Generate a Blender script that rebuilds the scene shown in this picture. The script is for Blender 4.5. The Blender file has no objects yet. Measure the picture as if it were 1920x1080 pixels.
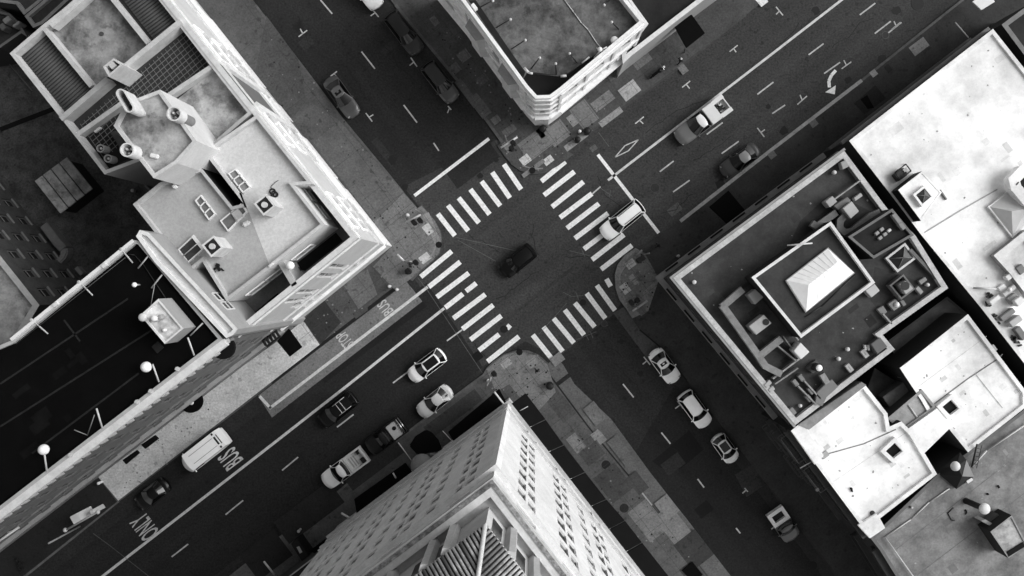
import bpy, bmesh, math, random
from mathutils import Vector
random.seed(7)
# ------------------------------------------------------------------ camera, sky, sun, exposure
CAMZ, SC, NX, NY = 90.0, 18.0, 998.0, 530.0     # camera height (m), ground pixels per metre, point straight below the camera
scene = bpy.context.scene
COL = scene.collection
cam_d = bpy.data.cameras.new('camera')
cam_d.sensor_fit = 'HORIZONTAL'; cam_d.sensor_width = 36.0
cam_d.lens = 36.0 * SC * CAMZ / 1920.0
cam_d.shift_x = (960 - NX) / 1920.0
cam_d.shift_y = (NY - 540) / 1920.0
cam_d.clip_start = 1.0; cam_d.clip_end = 2000.0
cam = bpy.data.objects.new('camera', cam_d); COL.objects.link(cam)
cam.location = (0, 0, CAMZ)
scene.camera = cam
SUN_EL, SUN_DIR = math.radians(36), Vector((0.985, 0.17, 0)).normalized()   # light comes from the right of the picture
world = bpy.data.worlds.new('World'); scene.world = world; world.use_nodes = True
wn = world.node_tree.nodes; wl = world.node_tree.links
sky = wn.new('ShaderNodeTexSky'); sky.sky_type = 'NISHITA'; sky.sun_disc = False
sky.sun_elevation = SUN_EL; sky.sun_rotation = math.atan2(SUN_DIR.x, SUN_DIR.y)
sky.air_density = 1.0; sky.dust_density = 4.0
bw = wn.new('ShaderNodeRGBToBW')
wl.new(sky.outputs[0], bw.inputs[0]); wl.new(bw.outputs[0], wn['Background'].inputs[0])
wn['Background'].inputs[1].default_value = 0.125
sun_d = bpy.data.lights.new('sun', 'SUN'); sun_d.energy = 1.5; sun_d.angle = math.radians(45); sun_d.color = (1, 1, 1)
sun = bpy.data.objects.new('sun', sun_d); COL.objects.link(sun)
to_sun = Vector((SUN_DIR.x * math.cos(SUN_EL), SUN_DIR.y * math.cos(SUN_EL), math.sin(SUN_EL)))
sun.rotation_euler = to_sun.to_track_quat('Z', 'Y').to_euler(); sun.location = to_sun * 200
scene.view_settings.view_transform = 'Standard'; scene.view_settings.look = 'None'
scene.view_settings.exposure = 0.40; scene.view_settings.gamma = 1.0
scene.cycles.filter_width = 1.5

# ------------------------------------------------------------------ helpers
def P(px, py, h=0.0):
    k = (1 - h / CAMZ) / SC
    return Vector(((px - NX) * k, -(py - NY) * k, h))
def P2(p, h=0.0):
    v = P(p[0], p[1], h); return (v.x, v.y)
def g(v):
    c = v / 255.0
    return c / 12.92 if c <= 0.04045 else ((c + 0.055) / 1.055) ** 2.4
_mats = {}
def mat(kind, v, rough=0.85, var=0.18, scale=0.6, grain=0.12, spec=0.3, metal=0.0, coat=0.0, streak=None):
    """grey material; v is the tone 0-255 the bare surface has in open light; var = blotches, grain = fine speckle"""
    key = (kind, v, rough, var, scale, grain, metal, streak)
    if key in _mats: return _mats[key]
    m = bpy.data.materials.new('%s_%d' % (kind, v)); m.use_nodes = True
    nt = m.node_tree; b = nt.nodes['Principled BSDF']
    b.inputs['Roughness'].default_value = rough; b.inputs['Specular IOR Level'].default_value = spec
    b.inputs['Metallic'].default_value = metal; b.inputs['Coat Weight'].default_value = coat
    b.inputs['Coat Roughness'].default_value = 0.08
    gk = 1.9 if kind == 'asphalt' else (1.25 if kind == 'paving' else 0.8)
    a = g(v) * (1.38 if kind == 'paving' else 1.0)
    geo = nt.nodes.new('ShaderNodeNewGeometry')
    def noise(sc, det, rgh):
        n = nt.nodes.new('ShaderNodeTexNoise'); n.inputs['Scale'].default_value = sc
        n.inputs['Detail'].default_value = det; n.inputs['Roughness'].default_value = rgh
        nt.links.new(geo.outputs['Position'], n.inputs['Vector']); return n
    def ramp(src, lo, hi, p0=0.3, p1=0.7):
        r = nt.nodes.new('ShaderNodeMapRange'); r.inputs[1].default_value = p0; r.inputs[2].default_value = p1
        r.inputs[3].default_value = lo; r.inputs[4].default_value = hi
        nt.links.new(src, r.inputs[0]); return r.outputs[0]
    def mul(x, y):
        q = nt.nodes.new('ShaderNodeMath'); q.operation = 'MULTIPLY'
        nt.links.new(x, q.inputs[0])
        if isinstance(y, float): q.inputs[1].default_value = y
        else: nt.links.new(y, q.inputs[1])
        return q.outputs[0]
    if var == 0 and grain == 0:
        b.inputs['Base Color'].default_value = (a, a, a, 1)
    else:
        out = ramp(noise(scale, 6, 0.62).outputs[0], 1 - var, 1 + var)
        if grain: out = mul(out, ramp(noise(5.0, 4, 0.8).outputs[0], 1 - gk * grain, 1 + gk * grain, 0.37, 0.63))
        if kind == 'stained':
            out = mul(out, mul(ramp(noise(0.30, 8, 0.70).outputs[0], 0.40, 1.14, 0.38, 0.55), ramp(noise(0.75, 6, 0.65).outputs[0], 0.55, 1.0, 0.33, 0.42)))
        if streak is not None:      # tyre-polished bands running along the lanes
            mp = nt.nodes.new('ShaderNodeMapping'); mp.inputs['Rotation'].default_value = (0, 0, -math.radians(streak)); mp.inputs['Scale'].default_value = (0.012, 0.55, 0.0)
            vr = nt.nodes.new('ShaderNodeVectorRotate'); vr.rotation_type = 'Z_AXIS'; vr.inputs['Angle'].default_value = -math.radians(streak)
            nt.links.new(geo.outputs['Position'], vr.inputs['Vector'])
            ms = nt.nodes.new('ShaderNodeVectorMath'); ms.operation = 'MULTIPLY'; ms.inputs[1].default_value = (0.014, 0.55, 0.0); nt.links.new(vr.outputs[0], ms.inputs[0])
            sn = nt.nodes.new('ShaderNodeTexNoise'); sn.inputs['Scale'].default_value = 1.0; sn.inputs['Detail'].default_value = 3; nt.links.new(ms.outputs[0], sn.inputs['Vector'])
            nt.nodes.remove(mp)
            out = mul(out, ramp(sn.outputs[0], 0.84, 1.14, 0.35, 0.65))
        if kind in ('asphalt', 'paving'):
            out = mul(out, ramp(noise(0.09, 5, 0.6).outputs[0], 0.80, 1.15))
            out = mul(out, ramp(noise(1.7, 2, 0.5).outputs[0], 0.62, 1.0, 0.30, 0.38))
        if kind == 'white_roof':
            out = mul(out, mul(ramp(noise(0.13, 8, 0.70).outputs[0], 0.66, 1.03, 0.35, 0.53), ramp(noise(1.1, 5, 0.7).outputs[0], 0.78, 1.0, 0.28, 0.36)))
        if kind == 'road_paint':
            out = mul(out, ramp(noise(1.1, 8, 0.78).outputs[0], 0.5, 1.0, 0.31, 0.40))
        if kind == 'roofing':
            out = mul(out, ramp(noise(0.3, 7, 0.7).outputs[0], 0.6, 1.15, 0.33, 0.6))
        comb = nt.nodes.new('ShaderNodeCombineColor')
        out = mul(out, float(a))
        for i in range(3): nt.links.new(out, comb.inputs[i])
        nt.links.new(comb.outputs[0], b.inputs['Base Color'])
    if kind in ('asphalt', 'paving', 'stained', 'wall', 'roofing', 'white_roof'):
        bp = nt.nodes.new('ShaderNodeBump'); bp.inputs['Strength'].default_value = 0.25; bp.inputs['Distance'].default_value = 0.02
        nt.links.new(noise(6.0, 4, 0.7).outputs[0], bp.inputs['Height']); nt.links.new(bp.outputs[0], b.inputs['Normal'])
    _mats[key] = m
    return m
def plain(kind, v, rough=0.5, **k): return mat(kind, v, rough, var=0.06, scale=1.5, grain=0.0, **k)
def paint(v): return mat('car_paint', v, 0.34, var=0.03, scale=3.0, grain=0.0, spec=0.5 if v > 60 else 0.25, coat=0.4 if v > 60 else 0.12)
GLASS = mat('dark_glass', 10, 0.06, var=0, grain=0, spec=0.6)
PANE = mat('window_pane', 30, 0.18, var=0.25, scale=0.9, grain=0.0, spec=0.5)
SKYPANE = mat('skylight_pane', 95, 0.2, var=0.3, scale=1.2, grain=0.0, spec=0.5)
BLACK = mat('black_fabric', 10, 0.95, var=0.2, scale=1.0, grain=0.1, spec=0.1)
METAL = plain('painted_metal', 190, 0.5)
DMETAL = plain('dark_metal', 40, 0.5)
RUBBER = plain('rubber', 18, 0.9)
CHROME = mat('chrome', 200, 0.2, var=0, grain=0, metal=1.0)

def tag(o, label=None, cat=None, group=None, kind=None):
    if label: o['label'] = label
    if cat: o['category'] = cat
    if group: o['group'] = group
    if kind: o['kind'] = kind
    return o
def thing(name, label, cat, loc=(0, 0, 0), rotz=0.0, group=None):
    o = bpy.data.objects.new(name, None); COL.objects.link(o)
    o.empty_display_size = 0.3; o.location = loc; o.rotation_euler = (0, 0, rotz)
    return tag(o, label, cat, group)

class MB:
    def __init__(s): s.v = []; s.f = []; s.m = []; s.smooth = []
    def add(s, verts, faces, mi=0, sm=False):
        n = len(s.v); s.v += [tuple(v) for v in verts]
        for f in faces: s.f.append([n + i for i in f]); s.m.append(mi); s.smooth.append(sm)
        return s
    def quad(s, a, b, c, d, mi=0): return s.add([a, b, c, d], [[0, 1, 2, 3]], mi)
    def prism(s, poly, z0, z1, mi=0, bottom=True, top=True):
        p = ccw(poly); n = len(p)
        vs = [(x, y, z0) for x, y in p] + [(x, y, z1) for x, y in p]
        fs = [[i, (i + 1) % n, n + (i + 1) % n, n + i] for i in range(n)]
        if top: fs.append(list(range(n, 2 * n)))
        if bottom: fs.append(list(range(n - 1, -1, -1)))
        return s.add(vs, fs, mi)
    def sheet(s, poly, z, mi=0):
        p = ccw(poly); return s.add([(x, y, z) for x, y in p], [list(range(len(p)))], mi)
    def box(s, c, size, rot=0.0, mi=0):
        cx, cy, cz = c; sx, sy, sz = [q / 2 for q in size]; co, si = math.cos(rot), math.sin(rot)
        pl = [(cx + x * co - y * si, cy + x * si + y * co) for x, y in ((-sx, -sy), (sx, -sy), (sx, sy), (-sx, sy))]
        return s.prism(pl, cz - sz, cz + sz, mi)
    def cyl(s, c, r, z0, z1, n=20, mi=0, r2=None, cap=True):
        r2 = r if r2 is None else r2; vs = []
        for z, rr in ((z0, r), (z1, r2)):
            vs += [(c[0] + rr * math.cos(2 * math.pi * i / n), c[1] + rr * math.sin(2 * math.pi * i / n), z) for i in range(n)]
        s.add(vs, [[i, (i + 1) % n, n + (i + 1) % n, n + i] for i in range(n)], mi, True)
        if cap: s.add(vs[n:], [list(range(n))], mi)
        return s
    def dome(s, c, r, z, hgt, n=18, k=5, mi=0):
        vs = []; fs = []
        for j in range(k):
            a = j / k * math.pi / 2
            vs += [(c[0] + r * math.cos(a) * math.cos(2 * math.pi * i / n), c[1] + r * math.cos(a) * math.sin(2 * math.pi * i / n), z + hgt * math.sin(a)) for i in range(n)]
        vs.append((c[0], c[1], z + hgt))
        for j in range(k - 1):
            fs += [[j * n + i, j * n + (i + 1) % n, (j + 1) * n + (i + 1) % n, (j + 1) * n + i] for i in range(n)]
        fs += [[(k - 1) * n + i, (k - 1) * n + (i + 1) % n, k * n] for i in range(n)]
        return s.add(vs, fs, mi, True)
    def tube(s, p, q, r, n=8, mi=0, r2=None):
        p, q = Vector(p), Vector(q); d = (q - p)
        if d.length < 1e-6: return s
        d.normalize(); u = d.orthogonal().normalized(); w = d.cross(u); r2 = r if r2 is None else r2; vs = []
        for c, rr in ((p, r), (q, r2)):
            vs += [c + u * rr * math.cos(2 * math.pi * i / n) + w * rr * math.sin(2 * math.pi * i / n) for i in range(n)]
        fs = [[i, (i + 1) % n, n + (i + 1) % n, n + i] for i in range(n)] + [list(range(n - 1, -1, -1)), list(range(n, 2 * n))]
        return s.add(vs, fs, mi, True)
    def bar(s, p, q, w, h, mi=0):
        """square bar along p->q (horizontal width w, height h, p/q on its centre line)"""
        p, q = Vector(p), Vector(q); d = q - p; d.normalize()
        sd = Vector((-d.y, d.x, 0)); sd = sd.normalized() if sd.length > 1e-5 else Vector((1, 0, 0))
        up = sd.cross(d) * -1
        a = sd * w / 2; b = up.normalized() * h / 2
        vs = [c + x * a + y * b for c in (p, q) for x, y in ((-1, -1), (1, -1), (1, 1), (-1, 1))]
        return s.add(vs, [[3, 2, 1, 0], [4, 5, 6, 7], [0, 1, 5, 4], [1, 2, 6, 5], [2, 3, 7, 6], [3, 0, 4, 7]], mi)
    def ribbon(s, pts, w, z, mi=0):
        """flat strip following world xy points"""
        for i in range(len(pts) - 1):
            a, b = Vector(pts[i]), Vector(pts[i + 1]); d = (b - a).normalized(); n = Vector((-d.y, d.x)) * w / 2
            if i > 0: a = a - d * w * 0.0
            s.sheet([tuple(a + n), tuple(a - n), tuple(b - n), tuple(b + n)], z, mi)
        return s
    def build(s, name, mats, parent=None, bevel=0.0, local=False):
        if not isinstance(mats, (list, tuple)): mats = [mats]
        org = Vector((0, 0, 0))
        if parent is None and s.v:
            xs = [v[0] for v in s.v]; ys = [v[1] for v in s.v]; zs = [v[2] for v in s.v]
            org = Vector(((min(xs) + max(xs)) / 2, (min(ys) + max(ys)) / 2, min(zs)))
        elif parent is not None and not local:
            q = parent; 
            while q is not None: org = org + q.location; q = q.parent
        me = bpy.data.meshes.new(name)
        me.from_pydata([tuple(Vector(v) - org) for v in s.v], [], s.f)
        for m in mats: me.materials.append(m)
        for p, mi, sm in zip(me.polygons, s.m, s.smooth): p.material_index = mi; p.use_smooth = sm
        me.update()
        if bevel:
            bm = bmesh.new(); bm.from_mesh(me); bmesh.ops.remove_doubles(bm, verts=bm.verts, dist=1e-4)
            es = [e for e in bm.edges if len(e.link_faces) == 2 and e.calc_face_angle(0) > 0.6]
            bmesh.ops.bevel(bm, geom=es, offset=bevel, segments=2, affect='EDGES', clamp_overlap=True)
            bm.to_mesh(me); bm.free()
        o = bpy.data.objects.new(name, me); COL.objects.link(o)
        if parent is None: o.location = org
        else:
            o.parent = parent
        return o
def area(p): return 0.5 * sum(p[i][0] * p[(i + 1) % len(p)][1] - p[(i + 1) % len(p)][0] * p[i][1] for i in range(len(p)))
def ccw(p): p = [tuple(q[:2]) for q in p]; return p if area(p) > 0 else p[::-1]
def find_edge(poly, a, b, h):
    A, B = Vector(P2(a, h)), Vector(P2(b, h)); n = len(poly)
    return min(range(n), key=lambda i: min((Vector(poly[i]) - A).length + (Vector(poly[(i + 1) % n]) - B).length, (Vector(poly[i]) - B).length + (Vector(poly[(i + 1) % n]) - A).length))
def inset(poly, d, free=None):
    p = ccw(poly); n = len(p); out = []
    if free:      # edges in 'free' carry no parapet: shift every other edge and intersect
        for i in range(n):
            a, b, c = Vector(p[i - 1]), Vector(p[i]), Vector(p[(i + 1) % n])
            d1 = (b - a).normalized(); d2 = (c - b).normalized(); n1 = Vector((-d1.y, d1.x)); n2 = Vector((-d2.y, d2.x))
            o1 = b + n1 * (0 if (i - 1) % n in free else d); o2 = b + n2 * (0 if i in free else d)
            den = d1.x * d2.y - d1.y * d2.x
            if abs(den) < 0.05: out.append(tuple(o1)); continue
            w = o2 - o1; t = (w.x * d2.y - w.y * d2.x) / den; out.append(tuple(o1 + d1 * t))
        return out
    for i in range(n):
        a, b, c = Vector(p[i - 1]), Vector(p[i]), Vector(p[(i + 1) % n])
        d1 = (b - a).normalized(); d2 = (c - b).normalized(); n1 = Vector((-d1.y, d1.x)); n2 = Vector((-d2.y, d2.x))
        bis = (n1 + n2); L = bis.length
        if L < 1e-4: out.append(tuple(b + n1 * d)); continue
        bis /= L; out.append(tuple(b + bis * d / max(0.35, bis.dot(n1))))
    return out
def px(pts, h=0.0): return [P2(p, h) for p in pts]
def ring(mb, outer, inner, z0, z1, mi=0, outer_side=True):
    n = len(outer)
    for i in range(n):
        j = (i + 1) % n
        if (Vector(outer[i]) - Vector(inner[i])).length < 1e-5 and (Vector(outer[j]) - Vector(inner[j])).length < 1e-5: continue
        d_ = (Vector(outer[j]) - Vector(outer[i])).normalized(); n_ = Vector((-d_.y, d_.x))
        if abs((Vector(inner[i]) - Vector(outer[i])).dot(n_)) < 1e-4 and abs((Vector(inner[j]) - Vector(outer[j])).dot(n_)) < 1e-4: continue
        a, b, c, d = outer[i], outer[j], inner[j], inner[i]
        mb.quad((*a, z1), (*b, z1), (*c, z1), (*d, z1), mi)
        mb.quad((*d, z1), (*c, z1), (*c, z0), (*d, z0), mi)
        if outer_side: mb.quad((*a, z0), (*b, z0), (*b, z1), (*a, z1), mi)
def struct(name, mb, mats): return tag(mb.build(name, mats), kind='structure')
def solid(name, label, cat, pts, z1, z0, m, bevel=0.03, group=None, parent=None, hp=None):
    mb = MB(); mb.prism(px(pts, z1 if hp is None else hp), z0, z1)
    o = mb.build(name, m, parent, bevel)
    if parent is None: tag(o, label, cat, group)
    return o
def block(name, label, cat, pts, z0, zr, ph, pw, wall, roof, cap, skip=(), hp=None, open_edges=None):
    """building volume: pts = outline of the parapet top in the picture"""
    zt = zr + ph
    poly = ccw(px(pts, zt if hp is None else hp)); inn = inset(poly, pw, open_edges and {find_edge(poly, p_, q_, zt) for p_, q_ in open_edges})
    c = Vector((sum(p[0] for p in poly) / len(poly), sum(p[1] for p in poly) / len(poly), 0))
    root = thing(name, label, cat, (c.x, c.y, z0))
    w = MB(); n = len(poly)
    for i in range(n):
        if i in skip: continue
        a, b = poly[i], poly[(i + 1) % n]
        w.quad((*a, z0), (*b, z0), (*b, zt), (*a, zt))
    w.build('wall', wall, root)
    r = MB(); r.sheet(inn, zr); r.build('roof', roof, root)
    q = MB(); ring(q, poly, inn, zr - 0.05, zt, outer_side=False)
    q.build('parapet', cap, root)
    return root, poly, inn
_rp = random.Random(77)
def facade(root, a, b, z0, z1, ops, wallm, pane, depth=0.25, frame=None, count=None, sill=None):
    """wall from a to b (outward to the right of a->b) with real openings; ops = (u0,u1,za,zb[,pair])"""
    A, B = Vector(a), Vector(b); L = (B - A).length; d = (B - A) / L; n = Vector((d.y, -d.x))
    us = sorted({0.0, L} | {min(max(o[0], 0), L) for o in ops} | {min(max(o[1], 0), L) for o in ops})
    zs = sorted({z0, z1} | {o[2] for o in ops} | {o[3] for o in ops})
    def W(u, z, off=0.0): q = A + d * u + n * off; return (q.x, q.y, z)
    mb = MB()
    for i in range(len(us) - 1):
        um = (us[i] + us[i + 1]) / 2
        cols = [o for o in ops if o[0] < um < o[1]]
        run = None
        for j in range(len(zs) - 1):
            zm = (zs[j] + zs[j + 1]) / 2
            hole = any(o[2] < zm < o[3] for o in cols)
            if not hole: mb.quad(W(us[i], zs[j]), W(us[i + 1], zs[j]), W(us[i + 1], zs[j + 1]), W(us[i], zs[j + 1]))
    for o in ops:
        u0, u1, za, zb = o[:4]
        mb.quad(W(u0, za), W(u1, za), W(u1, za, -depth), W(u0, za, -depth))
        mb.quad(W(u0, zb, -depth), W(u1, zb, -depth), W(u1, zb), W(u0, zb))
        mb.quad(W(u0, za), W(u0, za, -depth), W(u0, zb, -depth), W(u0, zb))
        mb.quad(W(u1, za, -depth), W(u1, za), W(u1, zb), W(u1, zb, -depth))
    mb.build('wall', wallm, root)
    rest = MB(); restf = MB()
    for o in ops:
        u0, u1, za, zb = o[:4]; pair = len(o) > 4 and o[4]
        if count is not None: count[0] += 1
        full = count is None or count[0] <= 95
        w = MB() if full else rest
        f = MB() if full else restf
        # frame: jambs, sill and a mullion, standing in the opening
        t = 0.07
        def barz(ua, ub, z_a, z_b, off0, off1, mbx):
            vs = [W(ua, z_a, off0), W(ub, z_a, off0), W(ub, z_b, off0), W(ua, z_b, off0), W(ua, z_a, off1), W(ub, z_a, off1), W(ub, z_b, off1), W(ua, z_b, off1)]
            mbx.add(vs, [[3, 2, 1, 0], [4, 5, 6, 7], [0, 1, 5, 4], [1, 2, 6, 5], [2, 3, 7, 6], [3, 0, 4, 7]])
        e = 0.004
        barz(u0 + e, u0 + t, za + e, zb - e, -depth + 0.02, -depth + 0.08, w)
        barz(u1 - t, u1 - e, za + e, zb - e, -depth + 0.02, -depth + 0.08, w)
        barz(u0 + t + e, u1 - t - e, zb - t, zb - e, -depth + 0.02, -depth + 0.08, w)
        if pair: barz((u0 + u1) / 2 - 0.14, (u0 + u1) / 2 + 0.14, za + e, zb - t - e, -depth + 0.02, 0.03, w)
        else: barz(u0 + t + e, u1 - t - e, (za + zb) / 2 - 0.03, (za + zb) / 2 + 0.03, -depth + 0.02, -depth + 0.07, w)
        if sill: barz(u0 - 0.08, u1 + 0.08, za - 0.14, za - e, 0.003, sill, w)
        f.quad(W(u0, za, -depth + 0.01), W(u1, za, -depth + 0.01), W(u1, zb, -depth + 0.01), W(u0, zb, -depth + 0.01))
        if full:
            wo = w.build('window', frame or wallm, root)
            f.build('pane', _rp.choice(pane) if isinstance(pane, list) else pane, wo)
    if rest.v:
        wo = rest.build('window', frame or wallm, root); wo['kind'] = 'stuff'
        fo = restf.build('pane', pane[0] if isinstance(pane, list) else pane, wo); fo['kind'] = 'stuff'
    return W, L
_bz = [0]
def surround(root, a, b, u0, u1, z0, z1, m, t=.16, proud=.09, name='window_surround'):
    A, B = Vector(a[:2]), Vector(b[:2]); d = (B - A).normalized(); n = Vector((d.y, -d.x)); mb = MB()
    for x0, x1, za, zb in ((u0 - t, u1 + t, z1, z1 + t), (u0 - t, u1 + t, z0 - t, z0), (u0 - t, u0, z0, z1), (u1, u1 + t, z0, z1)):
        mb.prism([tuple(A + d * x + n * y) for x, y in ((x0, .003), (x1, .003), (x1, proud), (x0, proud))], za, zb)
    return mb.build(name, m, root)
def band(root, a, b, z, hgt, proj, m, name='cornice', ext=0.0):
    _bz[0] = (_bz[0] + 1) % 7; hgt += .003 * _bz[0]; z -= .0011 * _bz[0]
    A, B = Vector(a[:2]), Vector(b[:2]); d = (B - A).normalized(); n = Vector((d.y, -d.x)); A = A - d * ext; B = B + d * ext
    q = [A + n * 0.003, B + n * 0.003, B + n * proj, A + n * proj]
    return MB().prism([tuple(v) for v in q], z, z + hgt).build(name, m, root)
# ------------------------------------------------------------------ ground, roads, pavements, painted markings
ASPH = mat('asphalt', 40, 0.9, var=0.12, grain=0.22, streak=-52)
gm = MB(); gm.sheet([(-320, -320), (320, -320), (320, 320), (-320, 320)], 0.0); struct('ground', gm, ASPH)
def sheet(name, pts, z, m): mb = MB(); mb.sheet(px(pts), z); return struct(name, mb, m)
# arms with shade and vignetting in their asphalt tone; crossing and upper right paler
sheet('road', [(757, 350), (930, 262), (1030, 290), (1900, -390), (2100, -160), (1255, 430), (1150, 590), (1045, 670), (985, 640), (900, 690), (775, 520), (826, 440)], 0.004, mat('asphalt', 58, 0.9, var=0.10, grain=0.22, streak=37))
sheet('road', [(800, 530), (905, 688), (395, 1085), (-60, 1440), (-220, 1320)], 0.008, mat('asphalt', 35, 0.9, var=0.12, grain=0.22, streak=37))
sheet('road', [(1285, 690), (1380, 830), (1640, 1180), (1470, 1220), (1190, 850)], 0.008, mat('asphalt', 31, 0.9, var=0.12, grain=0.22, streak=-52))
# kerbed pavements
def inside(p, poly):
    c = False; n = len(poly)
    for i in range(n):
        (x1, y1), (x2, y2) = poly[i], poly[(i + 1) % n]
        if (y1 > p[1]) != (y2 > p[1]) and p[0] < (x2 - x1) * (p[1] - y1) / (y2 - y1) + x1: c = not c
    return c
KERB = 0.15
NWS = [(420, -75), (480, 8), (587, 147), (640, 218), (733, 330), (757, 360), (783, 390), (791, 384), (816, 414), (827, 434), (829, 449), (825, 475), (814, 488), (785, 514), (773, 527), (767, 522), (603, 648), (510, 720), (223, 941), (50, 1080), (-90, 1192), (-900, 1192), (-900, -500), (120, -500)]
NES = [(640, -120), (740, 10), (863, 160), (940, 267), (933, 274), (945, 292), (958, 308), (975, 320), (999, 327), (1020, 325), (1045, 312), (1075, 290), (1063, 283), (1167, 203), (1280, 123), (1387, 37), (1440, -5), (1900, -365), (1900, -700), (300, -700)]
SES = [(2050, -188), (1820, -15), (1717, 67), (1613, 150), (1440, 283), (1273, 414), (1197, 468), (1190, 464), (1170, 478), (1157, 495), (1151, 515), (1153, 540), (1160, 562), (1173, 580), (1199, 618), (1237, 650), (1287, 713), (1446, 919), (1568, 1080), (1700, 1255), (3000, 1255), (3000, -188)]
SWS = [(260, 1208), (430, 1080), (480, 1040), (637, 917), (757, 813), (880, 720), (905, 702), (912, 690), (925, 677), (945, 664), (970, 656), (990, 657), (1010, 665), (1028, 681), (1030, 702), (1103, 800), (1183, 897), (1270, 1007), (1330, 1085), (1460, 1260), (1460, 1700), (260, 1700)]
for pts, v in ((NWS, 66), (NES, 62), (SES, 46), (SWS, 72)):
    mb = MB(); mb.prism(px(pts), -0.05, KERB, bottom=False); struct('pavement', mb, mat('paving', v, 0.9, var=0.2, grain=0.16))
def kerbline(pts, v, w=0.22, z=KERB + 0.004, hgt=0.0):
    mb = MB(); mb.ribbon(px(pts), w, z); struct('kerb', mb, mat('kerb', v, 0.8, var=0.25, scale=1.2, grain=0.2))
kerbline([(1275, 415), (1441, 285), (1615, 151)], 150, 0.36)
kerbline([(1615, 151), (1719, 68), (1822, -14)], 85, 0.25)
kerbline([(51, 1078), (224, 939)], 95)
kerbline([(430, 1082), (481, 1042), (638, 919), (758, 815), (881, 722)], 92)
kerbline([(603, 646), (767, 520)], 22, 0.3)
kerbline([(510, 718), (603, 646)], 26, 0.2)
kerbline([(480, 10), (585, 147), (638, 218), (731, 330), (755, 360)], 84)
kerbline([(742, 10), (865, 160), (942, 267)], 88, 0.3)
kerbline([(1065, 282), (1168, 202), (1281, 122), (1388, 36)], 62)
kerbline([(1030, 702), (1103, 800), (1183, 897)], 30, 0.16)
kerbline([(1183, 897), (1222, 947)], 150, 0.16)
kerbline([(1222, 947), (1270, 1007), (1330, 1085)], 60, 0.16)
kerbline([(1199, 618), (1237, 650), (1287, 713)], 24, 0.16)
kerbline([(1446, 919), (1494, 981), (1568, 1080)], 45, 0.2)
for q_ in ([(797, 409), (808, 421), (814, 432), (818, 442), (819, 451), (817, 462), (814, 471), (806, 484)], [(1178, 490), (1169, 503), (1164, 511), (1161, 521), (1160, 533)], [(956, 670), (967, 667), (975, 666), (983, 667), (995, 672)], [(980, 311), (993, 315), (1005, 317), (1018, 316)]): kerbline(q_, 120, .14, KERB + .024)
# paving slabs, patches and repairs, each a sheet of its own tone
_pz = [0.0]
def patch(pts, v, base=KERB, name='paving_patch', kind='paving'):
    _pz[0] = (_pz[0] + 1) % 9
    mb = MB(); mb.sheet(px(pts), base + 0.008 + 0.0012 * _pz[0]); return struct(name, mb, mat(kind, v, 0.9, var=0.16, grain=0.18))
def R(x, y, w, h, ang=-37.0):
    a = math.radians(ang); c, s = math.cos(a), math.sin(a)
    return [(x + u * c - v * s, y + u * s + v * c) for u, v in ((-w / 2, -h / 2), (w / 2, -h / 2), (w / 2, h / 2), (-w / 2, h / 2))]
def roadpatch(pts, v): return patch(pts, v, 0.006, 'road_patch', 'asphalt')
# concrete gutter strips beside the two lower right pavements, and the bus pad
patch([(1030, 702), (1028, 682), (1040, 667), (1056, 684), (1077, 720), (1147, 787), (1220, 887), (1293, 980), (1378, 1090), (1330, 1085), (1270, 1007), (1183, 897), (1103, 800)], 82, 0.004, 'gutter')
patch([(1150, 587), (1172, 574), (1199, 618), (1237, 650), (1262, 684), (1240, 692), (1213, 672)], 62, 0.004, 'gutter')
patch([(1262, 684), (1287, 713), (1446, 919), (1568, 1080), (1545, 1085), (1424, 925), (1262, 715)], 34, 0.004, 'gutter')
patch([(763, 529), (792, 565), (510, 783), (484, 742), (510, 722), (603, 650)], 96, 0.008, 'bus_pad')
# NW corner
patch([(735, 462), (700, 418), (757, 362), (783, 391), (791, 386), (816, 415), (826, 436), (828, 450), (824, 474), (812, 488), (784, 512), (770, 523), (742, 545), (700, 500)], 92)
patch(R(810, 428, 60, 12, 68), 112); patch(R(803, 430, 15, 20, -37), 150); patch(R(797, 484, 20, 15, -37), 150); patch(R(784, 472, 13, 9), 135)
patch(R(757, 405, 34, 9), 120); patch([(727, 445), (760, 420), (780, 440), (750, 470)], 112)
patch([(640, 560), (735, 480), (760, 512), (690, 570), (690, 582), (668, 598)], 62)
patch([(640, 527), (690, 505), (708, 552), (672, 580)], 88)
patch([(606, 558), (645, 535), (672, 578), (640, 603)], 66); patch([(570, 600), (606, 560), (640, 604), (602, 645)], 40)
for p in ([(569, 601), (600, 646), (223, 938), (186, 894), (375, 745), (520, 640)],): patch(p, 164)
patch([(186, 896), (221, 940), (120, 1020), (-60, 1162), (-140, 1120), (60, 985)], 30)
patch([(540, 235), (587, 195), (636, 226), (590, 268)], 72); patch([(588, 268), (637, 227), (756, 360), (702, 416)], 78)
patch([(480, 135), (500, 30), (560, 112), (575, 190), (540, 234)], 60)
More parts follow.
